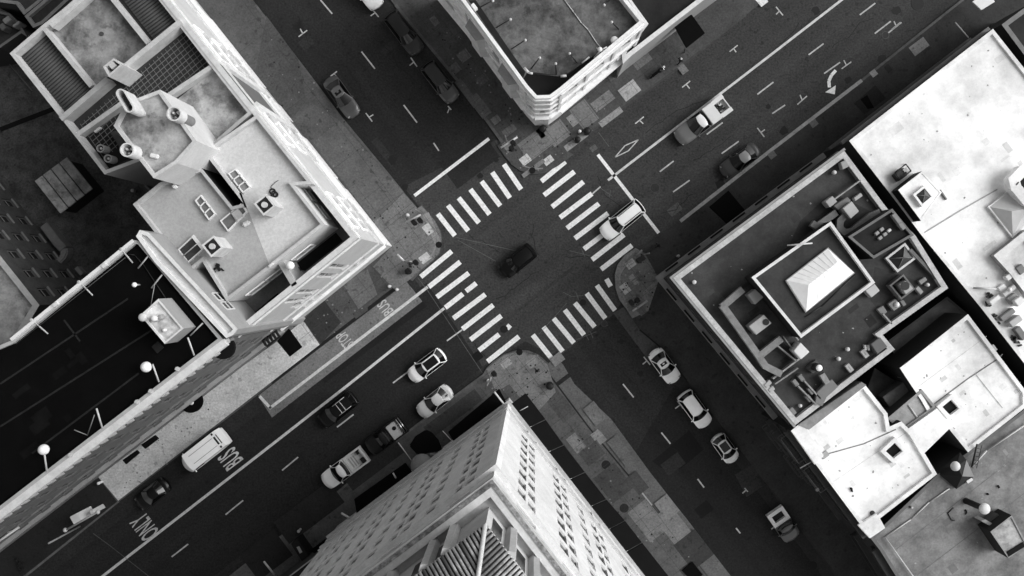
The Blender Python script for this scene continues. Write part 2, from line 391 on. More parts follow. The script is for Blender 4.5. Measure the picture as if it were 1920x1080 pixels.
# NE corner
NEP = [((905, 150), 22, 16, 75), ((845, 62), 26, 40, 66), ((870, 105), 22, 20, 90), ((852, 130), 22, 18, 84), ((905, 205), 22, 30, 80), ((930, 225), 16, 14, 92), ((955, 245), 26, 14, 84),
       ((1005, 270), 60, 40, 92), ((1045, 250), 40, 36, 96), ((1095, 215), 36, 46, 92), ((1180, 170), 36, 26, 140), ((1130, 190), 44, 20, 100), ((1145, 220), 50, 12, 118), ((1080, 265), 50, 12, 118),
       ((1200, 110), 36, 30, 88), ((1255, 100), 36, 40, 60), ((1280, 130), 14, 18, 92), ((985, 300), 19, 16, 165), ((1028, 301), 19, 13, 165), ((1000, 316), 50, 8, 98), ((898, 190), 12, 30, 84), ((880, 60), 18, 26, 56),
       ((1150, 135), 30, 24, 84), ((1170, 105), 24, 30, 74), ((1075, 225), 18, 22, 108), ((1020, 245), 26, 20, 88), ((790, 20), 26, 40, 60), ((815, 40), 12, 18, 84), ((876, 175), 14, 60, 78), ((952, 275), 14, 20, 100)]
for (x, y), w, h, v in NEP: patch(R(x, y, w, h), v)
patch([(1341, 30), (1360, 13), (1377, 35), (1358, 50)], 205); patch([(1413, -2), (1428, -14), (1440, 4), (1427, 14)], 190)
patch([(1300, 30), (1350, -8), (1400, 30), (1320, 90)], 58)
# SE corner and right pavements
patch([(1197, 468), (1191, 465), (1171, 479), (1158, 496), (1152.5, 515), (1154, 540), (1161, 562), (1174, 579), (1185, 597), (1215, 583), (1236, 522)], 98)
patch([(1192, 470), (1208, 474), (1234, 521), (1205, 548), (1212, 580), (1178, 584), (1172, 560), (1164, 540), (1163, 512), (1174, 488)], 84)
patch(R(1182, 495, 18, 14), 140); patch(R(1172, 541, 15, 19), 140); patch(R(1184, 520, 11, 9), 112); patch(R(1191, 529, 9, 9), 112); patch(R(1201, 580, 14, 22), 78)
patch(R(1722, 88, 34, 20), 105); patch(R(1680, 120, 26, 20), 46); patch(R(1525, 232, 14, 12), 88); patch(R(1447, 291, 14, 12), 92); patch(R(1637, 138, 12, 12), 130); patch(R(1666, 128, 14, 14), 24)
patch([(1600, 195), (1640, 160), (1660, 185), (1620, 215)], 30)
# SW corner
patch([(912, 692), (945, 666), (972, 658), (1008, 667), (1027, 684), (1042, 735), (1000, 780), (975, 745), (955, 720), (930, 735)], 98)
patch(R(949, 681, 20, 14), 130); patch(R(998, 680, 20, 14), 112); patch(R(972, 690, 8, 60, 0), 104); patch(R(990, 690, 26, 30), 62); patch(R(1045, 673, 24, 18), 104)
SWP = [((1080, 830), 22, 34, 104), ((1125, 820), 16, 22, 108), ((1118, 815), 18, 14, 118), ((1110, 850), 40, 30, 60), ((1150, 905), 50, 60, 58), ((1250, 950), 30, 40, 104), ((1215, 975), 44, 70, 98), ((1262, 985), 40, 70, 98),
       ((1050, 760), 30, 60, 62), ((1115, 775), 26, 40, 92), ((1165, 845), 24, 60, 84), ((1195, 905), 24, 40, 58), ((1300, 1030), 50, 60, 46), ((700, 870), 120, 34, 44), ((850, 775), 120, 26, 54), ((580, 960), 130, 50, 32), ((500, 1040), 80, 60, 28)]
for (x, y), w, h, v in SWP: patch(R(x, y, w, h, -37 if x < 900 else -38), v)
# joints between the slabs
jm = MB(); ja = math.radians(-37.3); ju = (math.cos(ja), math.sin(ja)); jv = (-ju[1], ju[0])
def joints(poly, box, su, sv, w_=.028):
    x0, y0, x1, y1 = box; st_ = 9
    for (d_, e_, sp_) in ((ju, jv, sv), (jv, ju, su)):
        for k in range(-90, 90):
            run = None
            for t in range(-110, 110):
                p = (1000 + e_[0] * k * sp_ + d_[0] * t * st_, 560 + e_[1] * k * sp_ + d_[1] * t * st_)
                ok = x0 < p[0] < x1 and y0 < p[1] < y1 and inside(p, poly)
                if ok and run is None: run = p
                if run is not None and not ok:
                    if last != run: jm.ribbon([P2(run), P2(last)], w_, KERB + .0192 + (.0004 if d_ is jv else 0))
                    run = None
                last = p
joints(NES, (760, -20, 1300, 330), 30, 30); joints(SWS, (900, 640, 1360, 1100), 30, 30); joints(NWS, (560, 340, 840, 640), 34, 34); joints(NWS, (380, -20, 790, 420), 95, 140); joints(SES, (1150, 440, 1260, 620), 30, 30); joints(SES, (1260, -20, 1900, 420), 60, 45)
struct('pavement_joint', jm, mat('joint', 58, .9, var=.3, scale=1.0, grain=.1))
# road repairs
for pts, v in ((R(1265, 393, 26, 16), 84), (R(1113, 278, 13, 10), 86), ([(1223, 865), (1292, 807), (1319, 843), (1275, 880), (1240, 878)], 17), (R(1262, 870, 40, 26), 42), ([(1378, 890), (1415, 868), (1440, 905), (1400, 932)], 50), (R(1440, 890, 40, 22), 44),
               (R(1320, 955, 30, 22), 16), (R(640, 165, 60, 26, 52), 42), (R(600, 100, 50, 24, 52), 38), (R(720, 285, 60, 14, 52), 46), (R(735, 85, 46, 14), 44), (R(575, 80, 26, 20), 44), (R(1000, 560, 190, 5, -38), 52), (R(895, 668, 18, 16), 17), (R(1085, 690, 120, 8, -37), 40),
               (R(1210, 150, 200, 16), 38), (R(1500, 330, 60, 20), 44), (R(700, 640, 240, 16), 24), (R(880, 300, 100, 60), 36), (R(1350, 760, 60, 40, 52), 34), (R(1400, 820, 50, 30, 52), 42)): roadpatch(pts, v)
# painted markings
PAINT = mat('road_paint', 228, 0.8, var=0.10, scale=2.0, grain=0.18)
THIN = mat('road_paint', 182, 0.8, var=0.25, scale=2.0, grain=0.2)
FAINT = mat('road_paint', 90, 0.8, var=0.3, scale=2.0, grain=0.2)
ZM = 0.024
def stroke(mb, a, b, wpx):
    mb.ribbon([P2(a), P2(b)], wpx / SC, ZM)
cw = MB()
for a, b in (((821, 401), (853, 442)), ((840, 385), (878, 433)), ((860, 371), (898, 418)), ((882, 355), (918, 402)), ((903, 340), (938, 386)), ((923, 323), (956, 371)), ((945, 308), (977, 355)),
             ((789, 519), (847, 471)), ((804, 538), (863, 491)), ((819, 557), (879, 512)), ((835, 577), (868, 551)), ((874, 546), (893, 531)), ((850, 597), (910, 552)), ((867, 617), (925, 572)), ((882, 637), (940, 592)), ((898, 657), (936, 627)), ((914, 678), (973, 631)),
             ((999, 628), (1036, 674)), ((1019, 613), (1055, 659)), ((1038, 597), (1076, 643)), ((1059, 581), (1095, 628)), ((1078, 568), (1115, 613)), ((1100, 550), (1135, 597)), ((1119, 535), (1153, 582)), ((1137, 523), (1145, 537)),
             ((1015, 340), (1060, 303)), ((1020, 366), (1077, 322)), ((1035, 388), (1094, 341)), ((1050, 408), (1110, 363)), ((1063, 428), (1123, 382)), ((1078, 447), (1140, 400)), ((1095, 467), (1157, 420)), ((1110, 487), (1170, 440)), ((1127, 505), (1185, 460))):
    stroke(cw, a, b, 9.2)
stroke(cw, (950, 610), (957, 616), 9)
struct('crosswalk', cw, PAINT)
sl = MB(); stroke(sl, (777, 367), (917, 260), 6.2); stroke(sl, (1121, 290), (1235, 437), 6.2); struct('stop_line', sl, PAINT)
ll = MB()
stroke(ll, (1140, 338), (1440, 107), 4.5); stroke(ll, (1440, 107), (1900, -250), 4.5)
stroke(ll, (-60, 1280), (193, 1080), 5); stroke(ll, (193, 1080), (480, 857), 5); stroke(ll, (480, 857), (655, 720), 5); stroke(ll, (655, 720), (833, 578), 5)
stroke(ll, (487, 743), (508, 766), 5.5); stroke(ll, (505, 766), (802, 538), 5.5)
struct('lane_line', ll, mat('road_paint', 196, 0.8, var=0.15, scale=2.0, grain=0.18))
ds = MB()
for a, b in (((1420, 177), (1450, 154)), ((1325, 252), (1355, 230)), ((1237, 322), (1263, 302)), ((1516, 103), (1544, 82)), ((1612, 28), (1641, 6)), ((1353, 288), (1385, 265)), ((1262, 360), (1293, 338)), ((1110, 364), (1126, 350)), ((1640, 63), (1670, 40)), ((1545, 138), (1575, 117)), ((1448, 213), (1472, 197)), ((1665, 62), (1690, 42)),
             ((838, 639), (867, 618)), ((737, 718), (765, 697)), ((632, 801), (663, 777)), ((529, 882), (559, 857)), ((423, 965), (456, 938)), ((322, 1044), (353, 1020)),
             ((601, 0), (623, 26)), ((678, 97), (703, 129)), ((757, 197), (782, 230)), ((813, 268), (823, 283)), ((1168, 720), (1188, 745)), ((1240, 811), (1257, 832)), ((1308, 898), (1320, 914)), ((1380, 990), (1388, 1000))):
    stroke(ds, a, b, 2.6)
# parking bay ticks: bar + stem
for a, b, c in (((1368, 97), (1383, 85), (1380, 98)), ((1279, 164), (1294, 152), (1293, 166)), ((1191, 232), (1207, 219), (1206, 232)), ((1455, 13), (1468, 29), (1455, 27)), ((1495, 196), (1513, 180), (1500, 178)), ((1578, 129), (1596, 116), (1582, 113)), ((1420, 240), (1433, 257), (1434, 243)), ((1672, 55), (1688, 42), (1676, 40)),
                ((560, 69), (576, 57), (563, 54)), ((620, 143), (632, 134), (634, 147)), ((686, 212), (698, 228), (700, 215)), ((697, 16), (710, 32), (695, 30)), ((770, 108), (782, 125), (768, 123)), ((840, 199), (846, 206), (839, 212)),
                ((1207, 669), (1219, 684), (1205, 683)), ((1270, 752), (1281, 766), (1266, 766)), ((1449, 981), (1459, 993), (1446, 992)), ((1396, 915), (1402, 922), (1392, 925))):
    stroke(ds, a, b, 2.2); m_ = ((a[0] + b[0]) / 2, (a[1] + b[1]) / 2); stroke(ds, m_, c, 2.2)
dm = [(1153, 295), (1172, 273), (1197, 262), (1178, 283)]
for i in range(4): stroke(ds, dm[i], dm[(i + 1) % 4], 2.0)
struct('lane_dash', ds, THIN)
ar = MB(); pts = [(1567, 132), (1559, 141), (1554, 152), (1555, 164)]
for i in range(3): stroke(ar, pts[i], pts[i + 1], 6)
ar.sheet(px([(1547, 173), (1565, 177), (1567, 160)]), ZM + 0.002); struct('turn_arrow', ar, PAINT)
ft = MB()
for a, b in (((783, 520), (802, 545)), ((802, 545), (905, 700)), ((855, 445), (1010, 480)), ((858, 450), (930, 490)), ((1068, 470), (1107, 480)), ((1090, 466), (1097, 482)), ((1056, 548), (1072, 556)), ((1072, 556), (1094, 554)), ((1080, 548), (1085, 562)), ((1080, 637), (1118, 622)), ((1098, 627), (1104, 638)), ((1107, 622), (1112, 634)), ((1125, 352), (1148, 368)), ((1145, 356), (1142, 370)),
             ((1010, 627), (1063, 568)), ((175, 1000), (205, 1022)), ((205, 1022), (285, 1085)), ((1134, 612), (1139, 610)), ((1122, 248), (1142, 275)), ((1255, 615), (1298, 660)), ((1298, 660), (1318, 690))):
    stroke(ft, a, b, 1.0)
struct('road_scratch', ft, FAINT)
# cracks and crack sealant in the asphalt
ck = MB(); rc_ = random.Random(21)
def crack(x, y, ang, n, w_):
    p = (x, y)
    for k in range(n):
        a_ = math.radians(ang + rc_.uniform(-28, 28)); l_ = rc_.uniform(6, 15); q_ = (p[0] + l_ * math.cos(a_), p[1] + l_ * math.sin(a_)); ck.ribbon([P2(p), P2(q_)], w_ * rc_.uniform(.6, 1.2), .0185); p = q_
for x, y, a_, n in ((640, 120, 52, 9), (700, 70, 52, 12), (900, 250, -37, 8), (560, 30, 52, 8), (880, 440, 20, 9), (1000, 420, 80, 8), (930, 560, -30, 9), (1060, 480, 10, 6), (1210, 250, -37, 12), (1400, 140, -37, 14), (1500, 60, -37, 10), (1300, 300, -37, 9), (1560, 90, -37, 9), (1240, 400, -37, 6), (1120, 330, 60, 7),
    (760, 640, -37, 10), (640, 740, -37, 14), (500, 900, -37, 12), (350, 960, -37, 12), (880, 620, 60, 7), (300, 1050, -37, 8), (560, 850, 60, 8), (700, 760, 40, 7), (1150, 680, 52, 9), (1220, 780, 52, 10), (1300, 860, 52, 10), (1360, 960, 52, 12), (1420, 1020, 52, 8), (1130, 640, 40, 5), (1270, 690, 52, 7)): crack(x, y, a_, n, .06)
struct('road_crack', ck, mat('sealant', 16, 0.7, var=.2, scale=1.0, grain=.1))
st = MB()
def blot(x, y, r, mi=0):
    c = P(x, y); n = 14; st.sheet([(c.x + r / SC * rc_.uniform(.65, 1.25) * math.cos(a_ * math.tau / n), c.y + r / SC * rc_.uniform(.65, 1.25) * math.sin(a_ * math.tau / n)) for a_ in range(n)], .0195 + .0002 * rc_.randrange(9), mi)
for x, y, r in ((1655, 110, 9), (1590, 150, 7), (1470, 245, 8), (1350, 345, 9), (560, 50, 9), (735, 300, 9), (900, 330, 6), (1530, 20, 8), (1680, 20, 9), (720, 330, 5), (585, 170, 6), (440, 900, 6), (395, 800, 4), (1440, 200, 5), (620, 280, 5), (830, 590, 5), (1200, 700, 6), (1310, 900, 7), (1260, 790, 6), (470, 740, 5), (545, 765, 7), (1165, 640, 5), (760, 350, 6), (930, 300, 5)): blot(x, y, r)
struct('oil_stain', st, mat('stain', 20, 0.7, var=.3, scale=1.0, grain=.2))
gum = MB(); sp = []
for (x0, y0, x1, y1, n) in ((700, 380, 820, 520, 60), (560, 560, 760, 640, 50), (950, 200, 1180, 320, 90), (1160, 470, 1230, 580, 40), (920, 665, 1040, 760, 70), (1080, 780, 1320, 1060, 110), (480, 60, 740, 340, 90), (830, 60, 960, 250, 60), (230, 760, 560, 930, 90)):
    for _ in range(n):
        x, y = rc_.uniform(x0, x1), rc_.uniform(y0, y1)
        if not any(inside((x, y), q_) for q_ in (NWS, NES, SES, SWS)): continue
        c = P(x, y); r = rc_.uniform(.04, .11); gum.sheet([(c.x + r * math.cos(k * math.tau / 7), c.y + r * math.sin(k * math.tau / 7)) for k in range(7)], KERB + .0205, rc_.randrange(2))
tag(gum.build('litter_speck', [mat('stain', 26, .8, var=.2, scale=2, grain=0), mat('stain', 120, .8, var=.2, scale=2, grain=0)]), kind='structure')
# road text: read by a driver heading to the lower left
def road_text(txt, cx, cy, w, h, v=190):
    cu = bpy.data.curves.new('road_text', 'FONT'); cu.body = txt; cu.align_x = 'CENTER'; cu.align_y = 'CENTER'; cu.resolution_u = 3
    cu.offset = 0.012
    tmp = bpy.data.objects.new('road_text_tmp', cu); COL.objects.link(tmp)
    bpy.context.view_layer.update()
    me = bpy.data.meshes.new_from_object(tmp.evaluated_get(bpy.context.evaluated_depsgraph_get()))
    bpy.data.objects.remove(tmp); bpy.data.curves.remove(cu)
    xs = [q.co.x for q in me.vertices]; ys = [q.co.y for q in me.vertices]
    mx, my = (min(xs) + max(xs)) / 2, (min(ys) + max(ys)) / 2; sx = w / SC / (max(xs) - min(xs)); sy = h / SC / (max(ys) - min(ys))
    up = Vector((-0.797, -0.604)); rt = Vector((up.y, -up.x)); c = P(cx, cy)
    for q in me.vertices:
        u, t = (q.co.x - mx) * sx, (q.co.y - my) * sy
        q.co = Vector((rt.x * u + up.x * t, rt.y * u + up.y * t, 0))
    o = bpy.data.objects.new('road_text', me); COL.objects.link(o); o.location = (c.x, c.y, ZM + 0.003)
    me.materials.clear(); me.materials.append(mat('road_paint', v, 0.8, var=0.25, scale=2.0, grain=0.2)); tag(o, kind='structure')
road_text('BUS', 432, 860, 31, 40); road_text('ONLY', 271, 988, 46, 38, 180)
road_text('BUS', 722, 577, 27, 21, 182); road_text('STOP', 646, 637, 31, 22, 182)
# manhole covers
def cover(x, y, r, v, label, rim=None, z=0.02):
    t = thing('manhole_cover', label, 'manhole cover', P(x, y) + Vector((0, 0, z)), group='round covers set in road and pavement')
    c = P(x, y); m = MB(); m.cyl((c.x, c.y), r / SC, z, z + 0.012, 24)
    m.build('lid', mat('iron', v, 0.7, var=0.3, scale=4.0, grain=0.2), t)
    if rim:
        o = [(c.x + (r + 1.2) / SC * math.cos(a * math.tau / 24), c.y + (r + 1.2) / SC * math.sin(a * math.tau / 24)) for a in range(24)]
        i = [(c.x + r / SC * math.cos(a * math.tau / 24), c.y + r / SC * math.sin(a * math.tau / 24)) for a in range(24)]
        q = MB(); ring(q, o, i, z, z + 0.014); q.build('rim', mat('iron', rim, 0.7, var=0.2, scale=4.0, grain=0.1), t)
for x, y, r, v, rim, z, l in ((1093, 567, 6, 20, None, .03, 'dark round cover cutting a bar of the lower crosswalk'), (1133, 607, 5, 44, 60, .02, 'faint ringed cover below the lower right crosswalk'), (1228, 352, 8, 40, 60, .02, 'faint ringed cover in the upper right street near the stop line'),
                              (1660, 66, 6, 44, 76, .02, 'small ringed cover among parking ticks, upper right street'), (1721, 7, 11, 28, 44, .02, 'large dark ringed cover by the kerb at the top right'), (945, 617, 7, 20, None, .03, 'dark cover beside a cut crosswalk bar, left crossing'),
                              (1136, 871, 8.5, 18, None, KERB, 'dark round cover on the tower pavement, nearest the crossing'), (1170, 952, 8.5, 28, None, KERB, 'worn grey cover on the tower pavement beside the awnings'), (1210, 960, 5.5, 30, None, KERB, 'smallest round cover on the pale slab of the tower pavement'),
                              (1665, 128, 7, 22, None, KERB, 'dark cover in the pavement beside the white roof'), (1524, 1060, 8, 10, None, .03, 'black cover in the road at the bottom right'), (201, 0, 3, 30, None, KERB, 'tiny cover at top left'), (580, 982, 7, 50, 58, .02, 'pale worn cover in front of the white pickup, lower left street'), (1201, 522, 5, 76, 84, KERB, 'pale round cover on the right corner pavement')):
    if l.startswith('tiny'): continue
    cover(x, y, r, v, l, rim, z)
# kerb inlets: dark half-sunk drains at the four corners
for x, y, l in ((998, 320, 'square black drain at the tip of the top corner'), (974, 660, 'dark drain at the tip of the bottom corner'), (823, 459, 'dark drain in the apron of the left corner'), ):
    m = MB(); c = P(x, y); m.cyl((c.x, c.y), 6.3 / SC, KERB, KERB + 0.03, 8); tag(m.build('kerb_drain', mat('iron', 10, 0.8, var=0.2, scale=3, grain=0.1)), l, 'drain', 'kerb drains on the corners')
# yard behind the left block
sheet('yard', [(-500, 100), (260, 100), (330, 400), (250, 470), (-500, 1060)], KERB + 0.02, mat('paving', 62, 0.95, var=0.5, grain=0.25))
sheet('yard', [(1500, 560), (1700, 400), (1950, 720), (1700, 900)], KERB + 0.02, mat('paving', 24, 0.95, var=0.3, grain=0.2))  # floor of the deep gaps, their shade put into this dark tone
# ------------------------------------------------------------------ vehicles
def loft(prof, L, W, nose, tail, zbot=0.28, ns=25, nv=12, drop=0.10):
    """body shell: prof = [(s, z)] top height along s in -1..1 (tail..nose)"""
    def zt(s):
        for (a, za), (b, zb) in zip(prof, prof[1:]):
            if a <= s <= b: return za + (zb - za) * (s - a) / (b - a)
        return prof[-1][1]
    ss = [math.sin((i / (ns - 1) - 0.5) * math.pi) for i in range(ns)]
    mb = MB(); vs = []; fs = []
    for s in ss:
        hw = W / 2 * (1 - 0.13 * max(0, s) ** 5 - 0.10 * max(0, -s) ** 6)
        for j in range(nv + 1):
            v = -1 + 2 * j / nv; v = math.copysign(abs(v) ** 0.8, v)
            x = s * L / 2 - (nose * v * v * max(0, s) ** 4 if s > 0 else -tail * v * v * max(0, -s) ** 4)
            z = zt(s) - drop * abs(v) ** 5 - 0.04 * v * v
            vs.append((x, hw * v, z))
    N = nv + 1
    for i in range(ns - 1):
        for j in range(nv): fs.append([i * N + j, (i + 1) * N + j, (i + 1) * N + j + 1, i * N + j + 1])
    mb.add(vs, fs, 0, True)
    loop = [i * N for i in range(ns)] + [(ns - 1) * N + j for j in range(1, N)] + [i * N + nv for i in range(ns - 2, -1, -1)] + [j for j in range(nv - 1, 0, -1)]
    lv = [vs[k] for k in loop]; n = len(lv)
    low = [(x * 0.985, y * 0.97, zbot) for x, y, z in lv]; mid = [(x * 1.0, y * 1.015, (z + zbot) / 2 + 0.05) for x, y, z in lv]
    mb.add(lv + mid + low, [[i, (i + 1) % n, n + (i + 1) % n, n + i][::-1] for i in range(n)] + [[n + i, n + (i + 1) % n, 2 * n + (i + 1) % n, 2 * n + i][::-1] for i in range(n)], 0, True)
    return mb
KIND = {  # L/W-free proportions: profile, cabin (front base, front top, rear top, rear base) in s, belt z, roof z, roof half width
    'sedan': dict(W=1.77, prof=[(-1, .80), (-.9, .98), (-.55, 1.02), (.30, 1.0), (.8, .86), (1, .62)], cab=(.42, .04, -.42, -.74), belt=.98, roof=1.43, rw=.60, nose=.27, tail=.22),
    'suv': dict(W=1.84, prof=[(-1, .85), (-.96, 1.1), (.42, 1.12), (.85, 1.0), (1, .70)], cab=(.50, .20, -.80, -.95), belt=1.08, roof=1.74, rw=.66, nose=.22, tail=.09),
    'wagon': dict(W=1.77, prof=[(-1, .80), (-.95, 1.0), (.36, 1.02), (.8, .90), (1, .64)], cab=(.50, .14, -.68, -.93), belt=.98, roof=1.55, rw=.62, nose=.29, tail=.16),
    'hatch': dict(W=1.68, prof=[(-1, .80), (-.94, 1.0), (.40, 1.0), (.8, .88), (1, .64)], cab=(.56, .18, -.62, -.90), belt=.97, roof=1.48, rw=.60, nose=.27, tail=.2),
    'pickup': dict(W=1.95, prof=[(-1, 1.0), (-.05, 1.05), (.40, 1.08), (.85, 1.0), (1, .72)], cab=(.48, .20, -.06, -.14), belt=1.06, roof=1.78, rw=.68, nose=.22, tail=.04),
    'van': dict(W=2.05, prof=[(-1, 1.2), (.60, 1.25), (.85, 1.12), (1, .80)], cab=(.80, .60, -.97, -.99), belt=1.2, roof=2.45, rw=.86, nose=.30, tail=.05),
}
def vehicle(name, cat, label, kind, front, rear, body, roof=None, group='cars on the streets', width=None, rack=None, sunroof=False, bed=None, win=None, wtone=None, rearwin=True, panel=False):
    k = KIND[kind]; f, r = P(*front, .8), P(*rear, .8); d = f - r; L = d.length; c = (f + r) / 2; W = width or k['W']
    root = thing(name, label, cat, (c.x, c.y, 0), math.atan2(d.y, d.x), group)
    BP = paint(body); RP = paint(roof) if roof is not None else BP; GL = win or GLASS
    def B(mb, nm, m, parent=None, bevel=0.0): return mb.build(nm, m, parent or root, bevel, local=True)
    if kind == 'pickup':
        s0 = -.14; h2 = L * (1 - s0) / 2
        m = loft(k['prof'], L, W, k['nose'], 0.0)
        m.v = [((x if x > s0 * L / 2 else s0 * L / 2 - 0.02), y, z) for x, y, z in m.v]
        B(m, 'body', BP)
        x1, x0 = s0 * L / 2 - 0.10, -L / 2; w2 = W / 2 * 0.99
        bd = MB(); o_ = [(x0, -w2), (x1, -w2), (x1, w2), (x0, w2)]; i_ = inset(o_, (bed or {}).get('wall', 0.14))
        ring(bd, ccw(o_), i_, .45, 1.10, outer_side=True); bd.sheet(i_, .62, 1)
        B(bd, 'cargo_bed', [paint((bed or {}).get('tone', body)), plain('bed_liner', (bed or {}).get('floor', (bed or {}).get('tone', body)), .7)])
        b = bed or {}
        if b.get('cover'):
            q = MB(); q.prism([(x0 + b['cover'][0], -w2 + .16), (x1 - b['cover'][1], -w2 + .16), (x1 - b['cover'][1], w2 - .16), (x0 + b['cover'][0], w2 - .16)], .66, 1.06)
            B(q, 'bed_cover', plain('bed_cover', b['ctone'], 0.6), None, 0.05)
        if b.get('hole'):
            q = MB(); q.cyl(((x0 + x1) / 2 + .1, -.2), .22, 1.065, 1.09, 16); B(q, 'spare_wheel', RUBBER)
        if b.get('rail'):
            q = MB(); q.tube((x0 + .35, -w2 + .1, 1.2), (x0 + .35, w2 - .1, 1.2), .09); q.tube((x0 + .12, -w2 + .1, 1.12), (x0 + .12, w2 - .1, 1.12), .05); B(q, 'bumper_bar', CHROME)
        if b.get('junk'):
            q = MB(); rr = random.Random(3)
            for _ in range(26):
                q.box((rr.uniform(x0 + .5, x1 - 1.3), rr.uniform(-w2 + .45, w2 - .45), rr.uniform(.7, .95)), (rr.uniform(.1, .5), rr.uniform(.08, .3), rr.uniform(.1, .3)), rr.uniform(0, 3), rr.choice([0, 1, 1]))
            B(q, 'load', [plain('tools', 190), plain('tools', 25)])
            q = MB(); q.prism([(x1 - 1.25, -w2 + .02), (x1, -w2 + .02), (x1, w2 - .02), (x1 - 1.25, w2 - .02)], .7, 1.5); B(q, 'tool_box', paint(215), None, .04)
            for sd in (-1, 1):
                q = MB(); q.prism([(x0, sd * (w2 + .05)), (x1 - 1.28, sd * (w2 + .05)), (x1 - 1.28, sd * (w2 - .42)), (x0, sd * (w2 - .42))], .72, 1.3); B(q, 'side_locker', paint(215), None, .03)
        if b.get('boxes'):
            q = MB(); q.box((x0 + .5, .45, .8), (.5, .6, .36), 0, 0); q.box((x0 + .45, -.55, .78), (.5, .45, .3), 0, 0); q.box((x0 + .3, 0, .9), (.16, 1.3, .12), 0, 1); B(q, 'load', [plain('tools', 25), plain('tools', 200)], None, .02)
            q = MB()
            for t_ in range(5): q.box((x0 + 1.2 + t_ * .28, 0, .635), (.12, 1.1, .02))
            B(q, 'floor_rib', plain('tools', 150))
    else:
        B(loft(k['prof'], L, W, k['nose'], k['tail']), 'body', BP)
    # cabin
    fb, ft, rt, rb = [q * L / 2 for q in k['cab']]; bz, rz = k['belt'], k['roof']; wb, wr = W / 2 * .97, W / 2 * (k['rw'] if kind != 'van' else .93)
    wr = min(wr, wb - .03)
    nv = 8; cf = .24 if kind != 'van' else .16; cr = .12 if kind != 'van' else .03
    def X(base, sgn, v, cc): return base - sgn * cc * v * v
    bot, top = [], []
    for j in range(nv + 1):
        v = -1 + 2 * j / nv; bot.append((X(fb, 1, v, cf), wb * v, bz)); top.append((X(ft, 1, v, cf * .7), wr * v, rz - .05 * v * v))
    for j in range(nv + 1):
        v = 1 - 2 * j / nv; bot.append((X(rb, -1, v, cr), wb * v, bz)); top.append((X(rt, -1, v, cr), wr * v, rz - .05 * v * v))
    n = len(bot); cb = MB(); top_ = top; lowb = [(x, y, bz - .25) for x, y, z in bot]
    cb.add(lowb + bot + top, [[i, (i + 1) % n, n + (i + 1) % n, n + i] for i in range(n)] + [[n + i, n + (i + 1) % n, 2 * n + (i + 1) % n, 2 * n + i] for i in range(n)])
    B(cb, 'cabin', BP if not panel else RP)
    # roof skin, crowned
    rf = MB(); vs = []; fs = []; nx = 6
    for i in range(nx + 1):
        t = i / nx
        for j in range(nv + 1):
            v = -1 + 2 * j / nv; xa, xb = X(ft, 1, v, cf * .7), X(rt, -1, v, cr)
            vs.append((xa + (xb - xa) * t, wr * v * 1.005, rz - .05 * v * v + .05 * math.sin(math.pi * t) + .006))
    for i in range(nx):
        for j in range(nv): a = i * (nv + 1) + j; fs.append([a, a + nv + 1, a + nv + 2, a + 1][::-1])
    rf.add(vs, fs, 0, True); ro = B(rf, 'roof', RP)
    def lerp(p, q, t): return tuple(Vector(p) + (Vector(q) - Vector(p)) * t)
    def glassband(i0, i1, a, b_, off, nm, vtrim=0.0):
        m = MB(); vs = []; idx = list(range(i0, i1 + 1))
        for q in idx:
            for t in (a, b_):
                p = Vector(lerp(bot[q], top[q], t)) + Vector(off); vs.append(p)
        if vtrim:
            for e in (0, 1):
                vs[e] = vs[e] + (vs[2 + e] - vs[e]) * vtrim; vs[-2 + e] = vs[-2 + e] + (vs[-4 + e] - vs[-2 + e]) * vtrim
        m.add(vs, [[2 * i, 2 * i + 2, 2 * i + 3, 2 * i + 1] for i in range(len(idx) - 1)], 0, True); return B(m, nm, GL)
    if wtone: GL = mat('sky_sheen_glass', wtone, 0.12, var=.3, scale=1.5, grain=0, spec=.5)  # sky reflection on the windscreen is painted as a paler glass tone
    glassband(0, nv, .0, .97, (.03, 0, .02), 'windscreen', .14)
    GL = win or GLASS
    if rearwin: glassband(nv + 1, 2 * nv + 1, .06, .92, (-.03, 0, .02), 'rear_window', .2)
    for sd in (1, -1):
        m = MB(); fbp, ftp = (bot[nv], top[nv]) if sd > 0 else (bot[0], top[0]); rbp, rtp = (bot[nv + 1], top[nv + 1]) if sd > 0 else (bot[-1], top[-1])
        end = .5 if kind == 'van' else .97; st = .72 if kind == 'van' else .04
        def SP(t, h): return Vector(lerp(lerp(fbp, rbp, t), lerp(ftp, rtp, t), h)) + Vector((0, sd * .015, .012))
        e1 = .30 if kind == 'van' else .96
        m.quad(SP(.04, .06), SP(e1, .06), SP(e1, .9), SP(.04, .9)); B(m, 'side_window', GL)
    # lamps, wheels, mirrors
    hw = W / 2
    for sd in (1, -1):
        m = MB(); m.box((L / 2 - k['nose'] * .55 - .12, sd * hw * .68, .68), (.14, .26, .10), -sd * .35); B(m, 'headlight', plain('lamp_glass', 150 if body > 60 else 90, 0.15), None, .02)
        m = MB(); m.box((-L / 2 + k['tail'] * .6 + .06, sd * hw * .74, .80), (.08, .26, .10), sd * .2); B(m, 'taillight', plain('lamp_glass', 70, 0.2), None, .02)
        m = MB(); m.box((fb - .34, sd * (wb + .10), bz + .02), (.12, .20, .12), 0); B(m, 'mirror', BP, None, .03)
        for xw in (L * .30, -L * .29):
            m = MB(); m.tube((xw, sd * (hw - .02), .34), (xw, sd * (hw - .24), .34), .34, 18); wo = B(m, 'wheel', RUBBER)
            m = MB(); m.tube((xw, sd * (hw - .025), .34), (xw, sd * (hw - .012), .34), .21, 14); B(m, 'rim', CHROME, wo)
